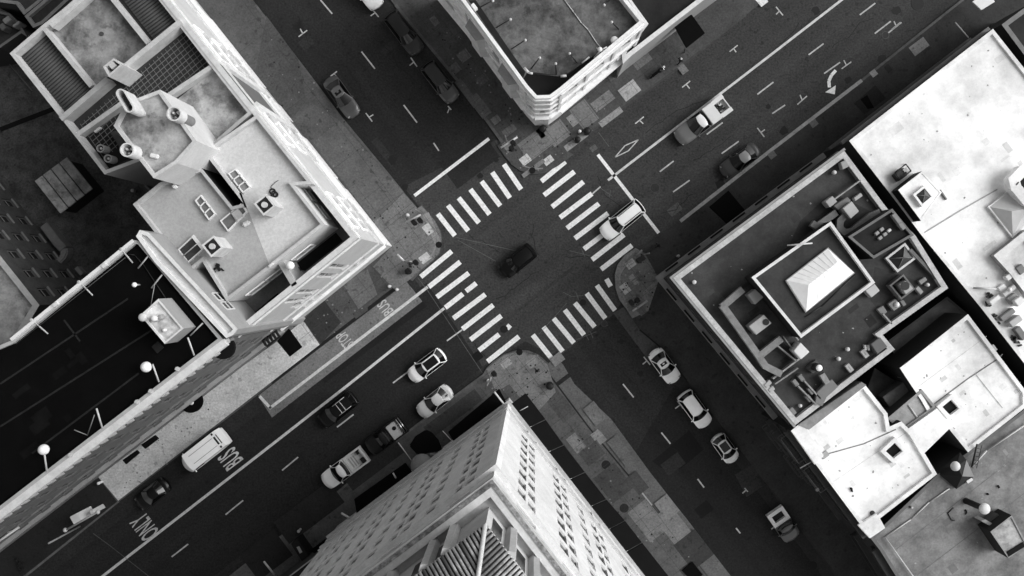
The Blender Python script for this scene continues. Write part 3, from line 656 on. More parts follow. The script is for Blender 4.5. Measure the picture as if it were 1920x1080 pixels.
    m = MB(); m.box((L / 2 - .06, 0, .45), (.12, W * .62, .16)); B(m, 'bumper', plain('bumper', 60, .4) if body > 60 else DMETAL, None, .03)
    if rack == 'rails':
        for sd in (1, -1):
            m = MB(); m.tube((ft - .35, sd * wr * .86, rz + .09), (rt + .2, sd * wr * .86, rz + .09), .035)
            for q in (ft - .35, (ft + rt) / 2, rt + .2): m.tube((q, sd * wr * .86, rz + .09), (q, sd * wr * .86, rz), .03)
            B(m, 'roof_rail', DMETAL)
    if rack == 'bars':
        for q in (ft - .9, (ft + rt) / 2 - .25):
            m = MB(); m.tube((q, -wr, rz + .12), (q, wr, rz + .12), .035); B(m, 'cross_bar', METAL)
        for sd in (1, -1):
            m = MB(); m.tube((ft - .5, sd * wr * .96, rz + .09), (rt + .2, sd * wr * .96, rz + .09), .03); B(m, 'roof_rail', METAL)
    if sunroof:
        m = MB(); m.prism([(ft - .62, -wr * .66), (ft - .15 - .12, -wr * .66), (ft - .15 - .12, wr * .66), (ft - .62, wr * .66)], rz - .0, rz + .052); B(m, 'sunroof', GL, ro)
    if sunroof == 'full':
        m = MB(); m.prism([(rt + .15, -wr * .82), (ft - .2, -wr * .82), (ft - .2, wr * .82), (rt + .15, wr * .82)], rz, rz + .066); B(m, 'glass_roof', GL, ro, .03)
    if kind == 'van':
        m = MB()
        for sd in (-.45, .45): m.box(((ft + rt) / 2, sd, rz + .055), ((ft - rt) * .7, .05, .02))
        B(m, 'roof_rib', plain('rib', 150, .5))
        m = MB()
        for y, w_ in ((-.78, .22), (0, .9), (.78, .22)): m.box((rt + .42, y, rz + .035), (.18, w_, .03))
        m.box((rt + .12, 0, rz + .025), (.08, 1.1, .03)); B(m, 'roof_vent', DMETAL)
    return root
vehicle('car', 'car', 'black car alone in the middle of the crossing', 'suv', (941, 513), (1000, 466), 5, wtone=30, group=None)
vehicle('car', 'car', 'white car with dark roof rails stopped over the right crosswalk', 'suv', (1130, 442), (1203, 383), 250, rack='rails', group='white cars')
vehicle('pickup_truck', 'pickup truck', 'work pickup with dark bonnet and white lockers round a loaded bed', 'pickup', (1270, 262), (1362, 193), 100, roof=222, group='pickup trucks', width=2.0, bed=dict(tone=215, wall=.1, junk=True))
vehicle('car', 'car', 'grey saloon parked against the pale kerb, upper right street', 'sedan', (1354, 325), (1421, 276), 60, roof=130, group=None)  # paler roof tone holds the reflection on top of the car
vehicle('car', 'car', 'white estate car with black glass roof, lower left street', 'wagon', (768, 710), (832, 662), 242, sunroof='full', group='white cars')
vehicle('car', 'car', 'black car with pale roof bars in the lower left street', 'suv', (601, 794), (665, 743), 13, rack='bars', wtone=100, group='black cars')
vehicle('car', 'car', 'light grey saloon parked at the kerb near the tower corner', 'sedan', (785, 777), (845, 729), 205, group='white cars')
vehicle('pickup_truck', 'pickup truck', 'dark pickup with a white bed cover behind the white pickup', 'pickup', (690, 843), (757, 794), 24, group='pickup trucks', bed=dict(tone=24, cover=(.62, .12), ctone=185, hole=True, rail=True))
vehicle('pickup_truck', 'pickup truck', 'long white pickup with an open white bed parked by the tower', 'pickup', (607, 907), (684, 850), 246, group='pickup trucks', bed=dict(tone=205, wall=.2, boxes=True))
vehicle('van', 'van', 'tall white van in the bus lane beside the BUS lettering', 'van', (346, 876), (424, 815), 250, group=None, panel=True, rearwin=False)
vehicle('car', 'car', 'black car in the bus lane above the ONLY lettering', 'sedan', (256, 949), (313, 905), 15, wtone=60, group='black cars')
vehicle('car', 'car', 'dark saloon with sunroof parked alone on the left of the upper street', 'sedan', (666, 217), (615, 146), 62, roof=84, sunroof=True, group=None)  # bonnet and roof reflection put into the raised paint tones
vehicle('car', 'car', 'black car parked between a white car and another black car', 'suv', (785, 98), (730, 26), 52, roof=40, group='black cars')
vehicle('car', 'car', 'black car parked nearest the stop line, right side of upper street', 'suv', (852, 188), (799, 120), 66, roof=52, group='black cars')
vehicle('car', 'car', 'white car cut off by the top edge of the photo', 'suv', (709, 13), (657, -57), 225, group='white cars')
vehicle('car', 'car', 'white saloon with sunroof, first parked car below the right corner', 'sedan', (1268, 716), (1225, 657), 240, sunroof=True, group='white cars')
vehicle('car', 'car', 'white car with broad white roof parked between saloon and hatchback', 'suv', (1326, 799), (1281, 737), 246, group='white cars')
vehicle('car', 'car', 'white hatchback with black glass roof, third in the parked row', 'hatch', (1378, 866), (1343, 817), 225, sunroof='full', group='white cars')
vehicle('pickup_truck', 'pickup truck', 'grey utility pickup with white bed rails at the bottom right', 'pickup', (1489, 1012), (1451, 957), 92, roof=84, group='pickup trucks', bed=dict(tone=222, wall=.36, floor=40))
# parked motorcycle on the upper pavement
c = P(1232, 138); mo = thing('motorcycle', 'dark motorcycle parked on the pavement beside the top building', 'motorcycle', (c.x, c.y, KERB), math.radians(38))
for x in (.68, -.68):
    m = MB(); m.tube((x, -.06, .31), (x, .06, .31), .31, 18); m.build('wheel', RUBBER, mo, local=True)
m = MB(); m.box((-.05, 0, .52), (1.0, .26, .34)); m.dome((.2, 0), .24, .62, .25); m.build('body', paint(16), mo, .05, local=True)
m = MB(); m.box((-.45, 0, .80), (.7, .30, .10)); m.build('seat', BLACK, mo, .04, local=True)
m = MB(); m.tube((.52, -.38, 1.0), (.52, .38, 1.0), .03); m.tube((.52, 0, 1.0), (.68, 0, .31), .04); m.build('handlebar', CHROME, mo, local=True)
m = MB(); m.cyl((.72, 0), .11, .78, .92, 12); m.build('headlight', plain('lamp_glass', 215, .2), mo, local=True)
# ------------------------------------------------------------------ buildings
WALL = lambda v: mat('wall', v, 0.9, var=0.08, scale=0.5, grain=0.08)
CAP = lambda v: mat('wall', v, 0.85, var=0.14, scale=1.2, grain=0.08)
ROOF = lambda v: mat('roofing', v, 0.95, var=0.16, scale=0.8, grain=0.14)
FRAME = plain('window_frame', 205, 0.6)
def line_at(p, d, n, s=1): return [(p[0] + d[0] * i * s, p[1] + d[1] * i * s) for i in range(n)]

# ---- tall tower at the bottom
C0 = Vector(P2((955, 745))); dl = Vector((-.801, -.598)); dr = Vector((.612, -.790))
TW = [C0, C0 + dl * 21.8, C0 + dl * 21.8 + dr * 29, C0 + dr * 29]
TW = [tuple(v) for v in TW]
ZL, ZT = 35.2, 38.4
tower = thing('tower', 'tall pale office tower with rows of paired windows and ribbed hip roof', 'tower', (TW[0][0], TW[0][1], 0))
TWALL = mat('wall', 214, 0.9, var=0.15, scale=0.4, grain=0.12)
cnt = [0]; TPANE = mat('window_pane', 26, .3, var=.5, scale=.7, grain=0, spec=.3); TPANES = [TPANE, TPANE, mat('window_pane', 14, .2, var=.3, scale=.9, grain=0, spec=.5), mat('window_pane', 60, .5, var=.4, scale=.8, grain=0, spec=.3)]
rows = [33.3 - 3.0 * i for i in range(9)]          # window head heights
def cols_to_ops(cols):
    ops = []
    for z in rows:
        for u, w, pr in cols: ops.append((u - w / 2, u + w / 2, z - 2.0, z, pr))
    return ops
LR = 29.0
rc = [(3.3, 1.9, True), (7.95, 2.0, True), (11.0, .95, False), (13.55, 1.9, True), (18.2, 2.0, True), (21.3, .95, False)]
ops = cols_to_ops([(LR - u, w, p) for u, w, p in rc])
ops = [o for o in ops if not (o[3] < 16 and LR - o[0] > 20)]
ops += [(LR - u - w / 2, LR - u + w / 2, 35.75, 37.3) for u, w, p in rc if p]
ops += [(LR - u - 1.2, LR - u + 1.2, 5.4, 7.2, True) for u in (3.4, 8, 13.5)]
facade(tower, TW[3], TW[0], 0, ZT, ops, TWALL, TPANES, depth=.15, frame=TWALL, count=cnt)
lc = [(2.7, 1.7, True), (5.6, .95, False), (8.1, 1.8, True), (10.6, .95, False), (13.2, 1.8, True), (15.8, .95, False), (18.2, 1.8, True), (20.4, .9, False)]
lops = cols_to_ops(lc) + [(u - w / 2, u + w / 2, 35.75, 37.3) for u, w, p in lc if p]
facade(tower, TW[0], TW[1], 0, ZT, lops, TWALL, TPANES, depth=.15, frame=TWALL, count=cnt)
w = MB()
for a, b in ((TW[1], TW[2]), (TW[2], TW[3])): w.quad((*a, 0), (*b, 0), (*b, ZT), (*a, ZT))
w.build('wall', TWALL, tower)
for i, j in ((3, 0), (0, 1)):
    band(tower, TW[i], TW[j], ZL - .25, .25, .32, CAP(205), 'ledge', .3)
    band(tower, TW[i], TW[j], ZL - .55, .28, .16, CAP(190), 'ledge', .14)
    band(tower, TW[i], TW[j], 8.3, .3, .18, CAP(185), 'ledge', .16)
    band(tower, TW[i], TW[j], 4.9, .35, .30, CAP(170), 'ledge', .28)
    band(tower, TW[i], TW[j], 9.3, .2, .12, CAP(190), 'ledge', .1)
    band(tower, TW[i], TW[j], ZT - .5, .38, .22, CAP(190), 'cornice', .2)
# corner quoin, parapet, gutter and terrace
q = MB(); q.prism([tuple(C0 + dl * .45 + dr * -.07), tuple(C0 - dl * .07 - dr * .07), tuple(C0 + dr * .45 - dl * .07), tuple(C0 + dr * .45), tuple(C0), tuple(C0 + dl * .45)], 5.3, ZL - .56); q.build('corner_pilaster', CAP(225), tower)
out = ccw(TW); i1 = inset(out, .35); i2 = inset(out, .62); i3 = inset(out, 1.0)
q = MB(); ring(q, inset(out, -.10), inset(out, .18), ZT - .1, ZT); q.build('parapet', mat('stained', 130, .9, var=.5, scale=2.5, grain=.3), tower)
q = MB(); ring(q, inset(out, .184), i2, ZT - .6, ZT - .05, outer_side=False); q.build('coping', CAP(200), tower)
q = MB(); q.sheet(i2, ZT - .62); q.build('terrace', CAP(185), tower)
ph = inset(out, 1.15); eave = inset(out, .85); ZE = 43.0
hat = MB(); n = 4
hatm = mat('wall', 190, .9, var=.08, scale=.5, grain=.1)
for i in range(4): hat.quad((*ph[i], ZT - .62), (*ph[(i + 1) % 4], ZT - .62), (*ph[(i + 1) % 4], ZE), (*ph[i], ZE))
hat.build('penthouse_wall', hatm, tower)
def along(poly, i, j): a, b = Vector(poly[i]), Vector(poly[j]); d = (b - a).normalized(); return a, d, Vector((d.y, -d.x)), (b - a).length
k0 = min(range(4), key=lambda i: (Vector(out[i]) - C0).length)
L1, R1 = (k0 + 1) % 4, (k0 - 1) % 4
for (i, j), us in (((k0, L1), (2.4, 3.9, 7.0, 10.2, 13.4, 16.6)), ((R1, k0), tuple(26.7 - q for q in (2.0, 4.2, 7.4, 10.6)))):
    a, d, nn, L = along(ph, i, j)
    for u in us:
        q = MB(); c = a + d * u + nn * .28
        q.prism([tuple(c + d * x + nn * y) for x, y in ((-.30, -.27), (.30, -.27), (.30, .12), (0, .34), (-.30, .12))], ZT - .6, ZE - .12); q.build('buttress', hatm, tower)
        q = MB(); q.quad(*[(*(a + d * (u + s_) + nn * .006), z) for s_, z in ((.6, ZT + .4), (1.5, ZT + .4), (1.5, ZE - 1.2), (.6, ZE - 1.2))]); q.build('penthouse_window', PANE, tower)
q = MB(); ring(q, eave, inset(out, 1.1), ZE - .22, ZE); q.build('eave', CAP(205), tower)
rs = MB(); ridge = inset(eave, 7.6); sl = .50
for i in range(4):
    j = (i + 1) % 4; rs.quad((*eave[i], ZE + .01), (*eave[j], ZE + .01), (*ridge[j], ZE + 7.6 * sl), (*ridge[i], ZE + 7.6 * sl))
rs.build('hip_roof', ROOF(46), tower)
tl = MB(); rr = random.Random(5)
for i, j in ((k0, L1), (R1, k0)):
    a, d, nn, L = along(eave, i, j); corner_at0 = (i == k0); u = .18
    while u < L - .2:
        uu = u if corner_at0 else L - u
        t = min(u, L - u, 7.5) - .06 if corner_at0 else min(u, 7.5) - .06; p = a + d * uu
        tl.tube((*(p + nn * .05), ZE + .03), (*(p - nn * t), ZE + .03 + t * sl), 0.082, 8, 0 if rr.random() > .15 else 1); u += .25
tl.build('roof_tile', [mat('stained', 172, .9, var=.35, scale=2.0, grain=.25), plain('tile', 95, .9)], tower)
hp = MB(); hp.tube((*eave[k0], ZE + .1), (*ridge[k0], ZE + 7.6 * sl + .1), .13, 8); hp.build('ridge_cap', CAP(200), tower)
# awnings round the tower foot
def awning(label, pts, z=3.2, v=10, group=None, slope=.5, name='awning', drop=.25):
    c = px(pts, z); m = MB(); m.prism(c, z - drop, z); o = m.build(name, mat('black_fabric', v, .95, var=.15, scale=1.0, grain=.08, spec=.1), None, .03)
    return tag(o, label, 'awning', group)
# right hand row of seven
oe = [(985, 737), (1023, 787), (1057, 835), (1097, 886), (1137, 937), (1172, 977), (1204, 1018), (1256, 1084)]
ie = [(958, 757), (990, 803), (1023, 850), (1062, 902), (1101, 953), (1136, 996), (1168, 1038), (1215, 1098)]
nth = ['first black awning from the tower corner, right side', 'second black awning from the tower corner, right side', 'third black awning, opposite the nearest round cover', 'fourth black awning along the right side of the tower', 'fifth black awning, beside the worn grey cover', 'sixth black awning, beside the smallest round cover', 'last black awning at the bottom edge, right side of the tower']
for i in range(7):
    s = .015; L_ = lambda a, b, t: (a[0] + (b[0] - a[0]) * t, a[1] + (b[1] - a[1]) * t)
    awning(nth[i], [L_(oe[i], oe[i + 1], s), L_(oe[i], oe[i + 1], 1 - s), L_(ie[i], ie[i + 1], 1 - s), L_(ie[i], ie[i + 1], s)], 3.4, 22, 'black awnings along the tower')
awning('long black awning beside the white pole at the tower corner', [(840, 810), (936, 729), (950, 756), (854, 833)], 3.4, 7, 'black awnings along the tower')
m = MB(); m.prism(px([(767, 836), (778, 819), (798, 806), (810, 812), (822, 826), (829, 844), (812, 850), (782, 853)], 4), 3.6, 4.0); tag(m.build('canopy', BLACK, None, .1), 'rounded black canopy over the tower entrance', 'canopy')
awning('black awning on the left of the tower entrance', [(664, 936), (760, 868), (774, 888), (672, 983)], 3.4, 7, 'black awnings along the tower')
awning('lowest black awning, above the dark bay at the bottom edge', [(579, 1034), (655, 977), (664, 990), (600, 1040)], 3.4, 7, 'black awnings along the tower')
# entrance porch with a small dome
m = MB(); pc = P(797, 876, 4.5)
po = thing('porch', 'domed stone porch at the foot of the tower', 'porch', (pc.x, pc.y, KERB))
m.prism(px([(772, 878), (786, 856), (812, 846), (826, 852), (838, 872), (800, 898)], 4), KERB, 4.0); m.build('porch_wall', CAP(95), po, .08)
m = MB(); m.dome((pc.x - .35, pc.y + .1), 1.15, 4.0, .9); m.build('dome', CAP(125), po)
m = MB(); m.tube(P(806, 852, 4.1), P(832, 853, 4.1), .12); m.tube(P(832, 853, 4.1), P(838, 866, 4.1), .12); m.build('cornice', CAP(130), po)
m = MB(); m.prism(px([(470, 1135), (600, 1036), (608, 1060), (594, 1090), (560, 1120)], 6), KERB, 6.0); o = thing('bay_building', 'low dark roofed bay against the tower at the bottom edge', 'bay', P(580, 1062, 0)); m.build('wall', WALL(60), o)
m = MB(); m.sheet(px([(471, 1134), (600, 1037), (607, 1060), (593.5, 1089), (560, 1119)], 6.01), 6.01); m.build('roof', ROOF(32), o)
m = MB(); m.bar(P(537, 1085, 6.08), P(600, 1037, 6.08), .12, .1); m.build('coping', CAP(150), o)
for x, y, zz in ((625, 1038, 9.5), (618, 1028, 9.0)):
    pass
ob = thing('bay_window', 'pale shell shaped bay on the tower wall above the dark bay', 'bay window', P(622, 1040, 0)); m = MB()
wp = Vector(P2((622, 1030), 6)); m.dome(wp, 1.0, 5, 1.6); m.cyl(wp, 1.0, KERB, 5.0, 18, cap=False); m.build('bay_shell', CAP(190), ob)
# kiosk, poles
k = thing('kiosk', 'black kiosk with pale poster on the pavement at the lower left', 'kiosk', P(560, 1032, KERB)); m = MB(); m.prism(px([(545, 1020), (557, 1010), (579, 1041), (566, 1053)], 2.2), KERB, 2.2); m.build('cabin', plain('kiosk', 12, .6), k, .05)
m = MB(); m.sheet(px([(556, 1026), (561, 1024), (567, 1035), (562, 1038)], 2.23), 2.23); m.build('poster', plain('poster', 150), k)
def pole(label, pts, r=.05, m_=METAL, name='pole', cat='pole', ball=None, group=None):
    mb = MB(); vs = [P(*p) for p in pts]
    for a, b in zip(vs, vs[1:]): mb.tube(a, b, r)
    root = thing(name, label, cat, vs[0], group=group); mb.build('mast', m_, root)
    if ball: mb = MB(); mb.dome(vs[-1], ball, vs[-1].z, ball); mb.dome(vs[-1], ball, vs[-1].z, -ball); mb.build('globe', plain('globe', 235, .4), root)
    return root
pole('white flagpole leaning out over the black awning at the tower corner', [(948, 762, 5), (927, 735, 6.2)], .10, name='flagpole', cat='flagpole')
pole('thin white pole beside the rounded black canopy', [(778, 872, 3), (747, 830, 3.6)], .05)
pole('white pole slanting in at the lower left edge of the photo', [(518, 1082, 3), (495, 1053, 4.5)], .09)
pole('thin dark pole between canopy and long awning', [(856, 836, 3), (830, 808, 4)], .04)
pole('small white fittings on the first right awning', [(975, 770, 3.6), (990, 762, 3.6)], .04, name='awning_bracket', cat='bracket')
pole('pale bracket above the left tower awning', [(742, 896, 3.6), (737, 887, 3.8)], .08, name='awning_bracket', cat='bracket')
pole('pale figure shaped bracket below the left tower awning', [(657, 972, 3.6), (640, 962, 3.9)], .10, name='awning_bracket', cat='bracket')

# ---- top building with rounded corner
def arc3(a, b, c, n=5):
    a, b, c = Vector(a), Vector(b), Vector(c); return [tuple(a * (1 - t) ** 2 + b * 2 * t * (1 - t) + c * t * t) for t in [i / n for i in range(n + 1)]]
NBZ = 13.2
# plan taken from the parapet top
nb_px = [(790, -90), (868, 4), (985, 164)] + [(1004, 185), (1033, 184)] + [(1052, 170), (1208, 40), (1160, -20), (1080, -120)]
nb, nbp, nbi = block('corner_building', 'ornate white building with a rounded corner and flat grey roof', 'building', nb_px, 0, NBZ - 1.0, 1.0, .30, WALL(200), mat('stained', 98, .95, var=.3, scale=.9, grain=.2), CAP(230), skip=range(20))
fc = [0]
nbw = WALL(218)
def shared(root, poly, tops, zt):
    for i in range(len(poly)):
        a, b = poly[i], poly[(i + 1) % len(poly)]; L = (Vector(b) - Vector(a)).length
        yield i, a, b, L
for i, a, b, L in shared(nb, nbp, None, NBZ):
    mid = (Vector(a) + Vector(b)) / 2; d = (Vector(b) - Vector(a)).normalized(); n = Vector((d.y, -d.x))
    vis = n.dot(-mid) > 0
    if vis and L > 4:
        m = int(L / 3.1); ops = []
        for k_ in range(m):
            u = (k_ + .5) * L / m
            for z in (2.2, 5.6, 8.9): ops.append((u - .55, u + .55, z, z + 1.9))
        facade(nb, a, b, 0, NBZ, ops, nbw, PANE, .12, FRAME, fc, .12)
        for z, hh, pr in ((12.5, .3, .16), (11.6, .3, .18), (8.1, .22, .25), (4.7, .3, .55)): band(nb, a, b, z, hh, pr, CAP(230), 'cornice')
        for k_ in range(m + 1):
            u = k_ * L / m; p = Vector(a) + d * u
            MB().prism([tuple(p + d * x + n * y) for x, y in ((-.18, .004), (.18, .004), (.18, .14), (-.18, .14))], 5.02, 11.58).build('pilaster', CAP(210), nb)
    else:
        if vis:
            facade(nb, a, b, 0, NBZ, [(L * .3, L * .7, z, z + 1.8) for z in (2.2, 5.6)], nbw, PANE, .10, FRAME, fc)
            for z, hh, pr in ((12.5, .3, .16), (10.6, .2, .12), (8.6, .2, .14), (6.6, .2, .14), (4.7, .3, .34)): band(nb, a, b, z, hh, pr, CAP(230), 'cornice', .03)
        else:
            q = MB(); q.quad((*a, 0), (*b, 0), (*b, NBZ), (*a, NBZ)); q.build('wall', nbw, nb)
# bays: shallow projecting stacks on the left face
for y0, y1 in ((0, 1), ):
    a, d, nn, L = along(nbp, *[(i, (i + 1) % len(nbp)) for i, a_, b_, L_ in shared(nb, nbp, 0, 0) if L_ > 8 and (Vector(b_) - Vector(a_)).normalized().dot(Vector((.6, -.8))) > .8][-1])
    for u in (2.2, 7.2, 12.0):
        q = MB(); c = a + d * (L - u)
        if u > L - 1.5: continue
        q.prism([tuple(c + d * x + nn * y) for x, y in ((-1.1, .01), (1.1, .01), (.7, .75), (-.7, .75))], 5.1, 11.5); q.build('bay_window', CAP(190), nb)
        q = MB(); q.prism([tuple(c + d * x + nn * y) for x, y in ((-1.25, .01), (1.25, .01), (.8, .95), (-.8, .95))], 11.5, 11.59); q.build('bay_roof', CAP(150), nb)
ZR = NBZ - 1.0 + .012
def rsheet(root, pts, z, m_, name='roof_patch'): mb = MB(); mb.sheet(px(pts, z), z); return mb.build(name, m_, root)
rsheet(nb, [(980, 150), (990, 134), (1052, 142), (1066, 137), (1190, 52), (1203, 42), (1150, 95), (1052, 166), (1015, 184), (992, 176)], ZR, ROOF(17))
rsheet(nb, [(878, 0), (892, 0), (960, 100), (985, 135), (980, 148)], ZR + .003, ROOF(30))
nr = ZR
def stanchion(label, x, y, x2, y2):
    t = thing('roof_flood', label, 'roof light', P(x, y, nr), group='lamps on the top building roof'); m = MB(); m.tube(P(x2, y2, nr + .1), P(x, y, nr + .8), .06); m.build('arm', DMETAL, t)
    m = MB(); m.dome(P(x, y, nr + .8), .13, nr + .72, .15); m.build('lamp_head', plain('lamp', 190, .5), t)
for x, y, x2, y2, l in ((957, 36, 930, 52, 'lamp arm second from the top along the left roof edge'), (985, 75, 959, 92, 'lamp arm third from the top along the left roof edge'), (924, 1, 897, 15, 'lamp arm topmost on the left roof edge'), (1012, 108, 995, 130, 'pair of lamps near the left rail bend'), (1042, 119, 1043, 140, 'lamp near the middle of the black roof rail'), (1068, 100, 1082, 118, 'lamp near the right end of the black roof corner'), (1147, 41, 1160, 55, 'lamp near the far right roof edge'), (1133, 9, 1143, 0, 'lamp at the top right of the grey roof')):
    stanchion(l, x, y, x2, y2)
t = thing('roof_rail', 'black rail with white ends across the rounded roof corner', 'rail', P(1015, 140, nr)); m = MB()
vs = [(984, 128, nr + .5), (992, 137, nr + .5), (1052, 143, nr + .5), (1062, 141, nr + .5), (1090, 118, nr + .5)]
for a, b in zip(vs, vs[1:]): m.tube(P(*a), P(*b), .05)
m.build('rail', DMETAL, t)
for p_, q_, r_ in (((983, 127), (991, 136), .12), ((991, 136), (999, 138), .1), ((1051, 143), (1062, 142), .12), ((1091, 118), (1105, 107), .07)): m = MB(); m.tube(P(*p_, nr + .52), P(*q_, nr + .52), r_); m.build('rail_end', METAL, t)
def cable(label, pts, z, r=.05, m_=METAL, cat='cable', name='cable'):
    m = MB()
    for a, b in zip(pts, pts[1:]): m.tube(P(*a, z), P(*b, z), r)
    return tag(m.build(name, m_), label, cat)
cable('pale cable crossing the grey roof of the top building', [(1057, -2), (1075, 22), (1090, 43), (1102, 55), (1120, 82), (1140, 105)], nr + .05, .045)
cable('thin pale conduit along the far edge of the top building roof', [(1176, -2), (1200, 32)], nr + .9, .04)
t = thing('antenna', 'white antenna mast cluster at the roof edge of the top building', 'antenna', P(1126, 98, nr)); m = MB()
for a, b in (((1126, 91, nr + 1.5), (1124, 100, nr)), ((1124, 97, nr + .8), (1114, 108, nr + .1)), ((1126, 94, nr + 1.2), (1138, 88, nr + 1.2)), ((1126, 94, nr + 1.2), (1118, 90, nr + 1.2))): m.tube(P(*a), P(*b), .06)
m.build('mast', METAL, t); m = MB(); m.dome(P(1125, 92, nr + 1.5), .22, nr + 1.4, .2); m.build('dish', plain('dish', 225, .5), t)
t = thing('satellite_dish', 'white oval dish beside the antenna mast', 'dish', P(1152, 76, nr)); m = MB(); m.dome(P(1152, 75, nr + .7), .35, nr + .7, .15); m.build('dish', plain('dish', 205, .5), t); m = MB(); m.tube(P(1157, 83, nr), P(1152, 76, nr + .75), .06); m.build('stand', METAL, t)
for x, y, l in ((889, 12, 'white box by the left roof edge of the top building'), (955, 81, None)):
    if l: solid('vent_box', l, 'vent', R(x, y, 7, 13), nr + .5, nr, plain('vent', 220), .03)
# low dark wing to the right of the top building
blk, p_, i_ = block('side_wing', 'low dark roofed wing with a white roof edge right of the top building', 'building', [(1165, 95), (1168, 120), (1182, 106), (1330, -8), (1420, -75), (1300, -180), (1130, -60), (1205, 44)], 0, 5.3, .5, .45, WALL(150), ROOF(36), CAP(205))
m = MB(); m.prism(px([(1262, 44), (1297, 27), (1322, 62), (1287, 90)], 3.2), 3.0, 3.2)
tag(m.build('canopy', BLACK, None, .03), 'square black canopy over the pavement beside the side wing', 'canopy')
pole('dark post under the square black canopy', [(1283, 98, KERB), (1284, 92, 3)], .06, DMETAL)

# ---- right building with white parapet (the one with the raised central roof)
EBZ = 10.6
eb_px = [(1262, 521), (1583, 283), (1662, 389), (1716, 441), (1778, 540), (1655, 628), (1678, 655), (1491, 797)]
eb, ebp, ebi = block('office_block', 'dark roofed block with a bright parapet and a raised skylit centre', 'building', eb_px, 0, EBZ - .6, .6, .48, WALL(42), mat('roofing', 66, .95, var=.14, scale=.8, grain=.16), mat('wall', 184, .85, var=.24, scale=1.1, grain=.16))
er = EBZ - .6
def edge_of(poly, a_px, b_px, h):
    a, b = P2(a_px, h), P2(b_px, h); 
    i = min(range(len(poly)), key=lambda q: (Vector(poly[q]) - Vector(a)).length); j = min(range(len(poly)), key=lambda q: (Vector(poly[q]) - Vector(b)).length)
    return Vector(poly[i]), Vector(poly[j])
N_, W_, S_ = (Vector(P2(q, EBZ)) for q in ((1583, 283), (1262, 521), (1491, 797)))
rr = random.Random(2)
for a, b in ((N_, W_), (W_, S_)):
    band(eb, a, b, 4.3, .35, .55, CAP(120), 'shopfront_cornice', .5); band(eb, a, b, 8.6, .3, .2, CAP(70), 'cornice', .18); band(eb, a, b, EBZ - .35, .3, .22, CAP(150), 'cornice', .2)
    d = (b - a).normalized(); n = Vector((d.y, -d.x)); L = (b - a).length; u = 1.0
    while u < L - 1.4:
        q = MB(); q.prism([tuple(a + d * (u + x) + n * y) for x, y in ((0, .31), (1.5, .31), (1.5, .50), (0, .50))], 4.66, 4.70); q.build('cornice_inlay', plain('inlay', 14, .8), eb)
        for z in (5.4, ): 
            q = MB(); q.quad(*[(*(a + d * (u + x) + n * .01), zz) for x, zz in ((.1, z), (1.4, z), (1.4, z + 2.2), (.1, z + 2.2))]); q.build('window', PANE, eb)
        u += 2.75
rp, pp_, pi_ = None, None, None
# raised centre
cen, cp, ci = block('roof_pavilion', 'raised dark roof block with white edges round a long white skylight', 'roof pavilion', [(1409, 520), (1558, 415), (1641, 530), (1502, 634)], er, er + 2.1, .45, .27, WALL(30), mat('roofing', 56, .95, var=.14, scale=.8, grain=.16), CAP(215))
m = MB(); zc = er + 2.1
hipo = px([(1475, 526), (1552, 467), (1583, 490), (1600, 512), (1512, 583)], zc + .25)
hipi = px([(1518, 533), (1568, 493)], zc + .9)
hb = MB(); hb.prism(px([(1473, 526), (1553, 464), (1603, 512), (1511, 586)], zc + .25), zc, zc + .25)
sk = thing('skylight', 'long white hipped skylight on the raised dark roof', 'skylight', P(1535, 525, zc)); hb.build('curb', CAP(150), sk)
ho = [P(1475, 526, zc + .26), P(1552, 466, zc + .26), P(1601, 511, zc + .26), P(1512, 584, zc + .26)]; ra, rb_ = P(1516, 534, zc + .9), P(1571, 491, zc + .9)
m.add([ho[0], ho[1], ho[2], ho[3], ra, rb_], [[0, 4, 3], [3, 4, 5, 2], [1, 2, 5], [0, 1, 5, 4]]); m.build('glazing', plain('white_glazing', 245, .4), sk)
m = MB()
for i in range(1, 8):
    t = i / 8; e = ho[3].lerp(ho[2], t); f = ra.lerp(rb_, t); m.tube(e + Vector((0, 0, .01)), f + Vector((0, 0, .01)), .012)
    e = ho[0].lerp(ho[1], t); m.tube(e + Vector((0, 0, .01)), f + Vector((0, 0, .01)), .018)
m.build('glazing_bar', plain('bar', 232), sk)
cable('dark gutter line beside the white skylight', [(1510, 594), (1540, 575), (1605, 514)], zc + .04, .05, DMETAL, 'gutter', 'gutter')
cable('white pipe across the upper edge of the raised roof', [(1476, 460), (1523, 456)], zc + .7, .07, METAL, 'pipe', 'pipe')
for p, q, z in (((1403, 520), (1556, 412), er + .6), ((1404, 524), (1497, 638), er + .6)): cable('pale pipe rail along the %s side of the raised roof' % ('upper' if q[1] < 500 else 'left'), [p, q], z, .07, plain('pipe', 140), 'pipe', 'pipe')
# dark plant room with four pane skylight
pr_, q1, q2 = block('plant_room', 'dark plant room on the roof with a four pane hatch', 'plant room', [(1673, 391), (1714, 441), (1638, 485), (1590, 444)], er, er + 2.6, .25, .22, WALL(24), ROOF(38), CAP(110))
zz = er + 2.6
t = thing('roof_hatch', 'four pane white hatch on the dark plant room', 'skylight', P(1650, 438, zz))
for dx, dy in ((0, 0), (9, -7), (6, 9), (15, 2)): m = MB(); m.prism(px(R(1645 + dx, 437 + dy, 8, 6), zz + .3), zz, zz + .3); m.build('pane', plain('hatch', 150, .4), t, .03)
m = MB(); m.prism(px(R(1668, 432, 7, 5), zz + .35), zz, zz + .35); m.build('lid', plain('hatch', 205, .5), t, .03)
for i, (x, y, w_, h_) in enumerate(((1682, 410, 8, 22), (1692, 424, 8, 14))): solid('duct_box', ('upper' if i == 0 else 'lower') + ' pale duct box on the right edge of the plant room', 'duct', R(x, y, h_, w_, 52), zz + .5, zz, plain('duct', 130), .03)
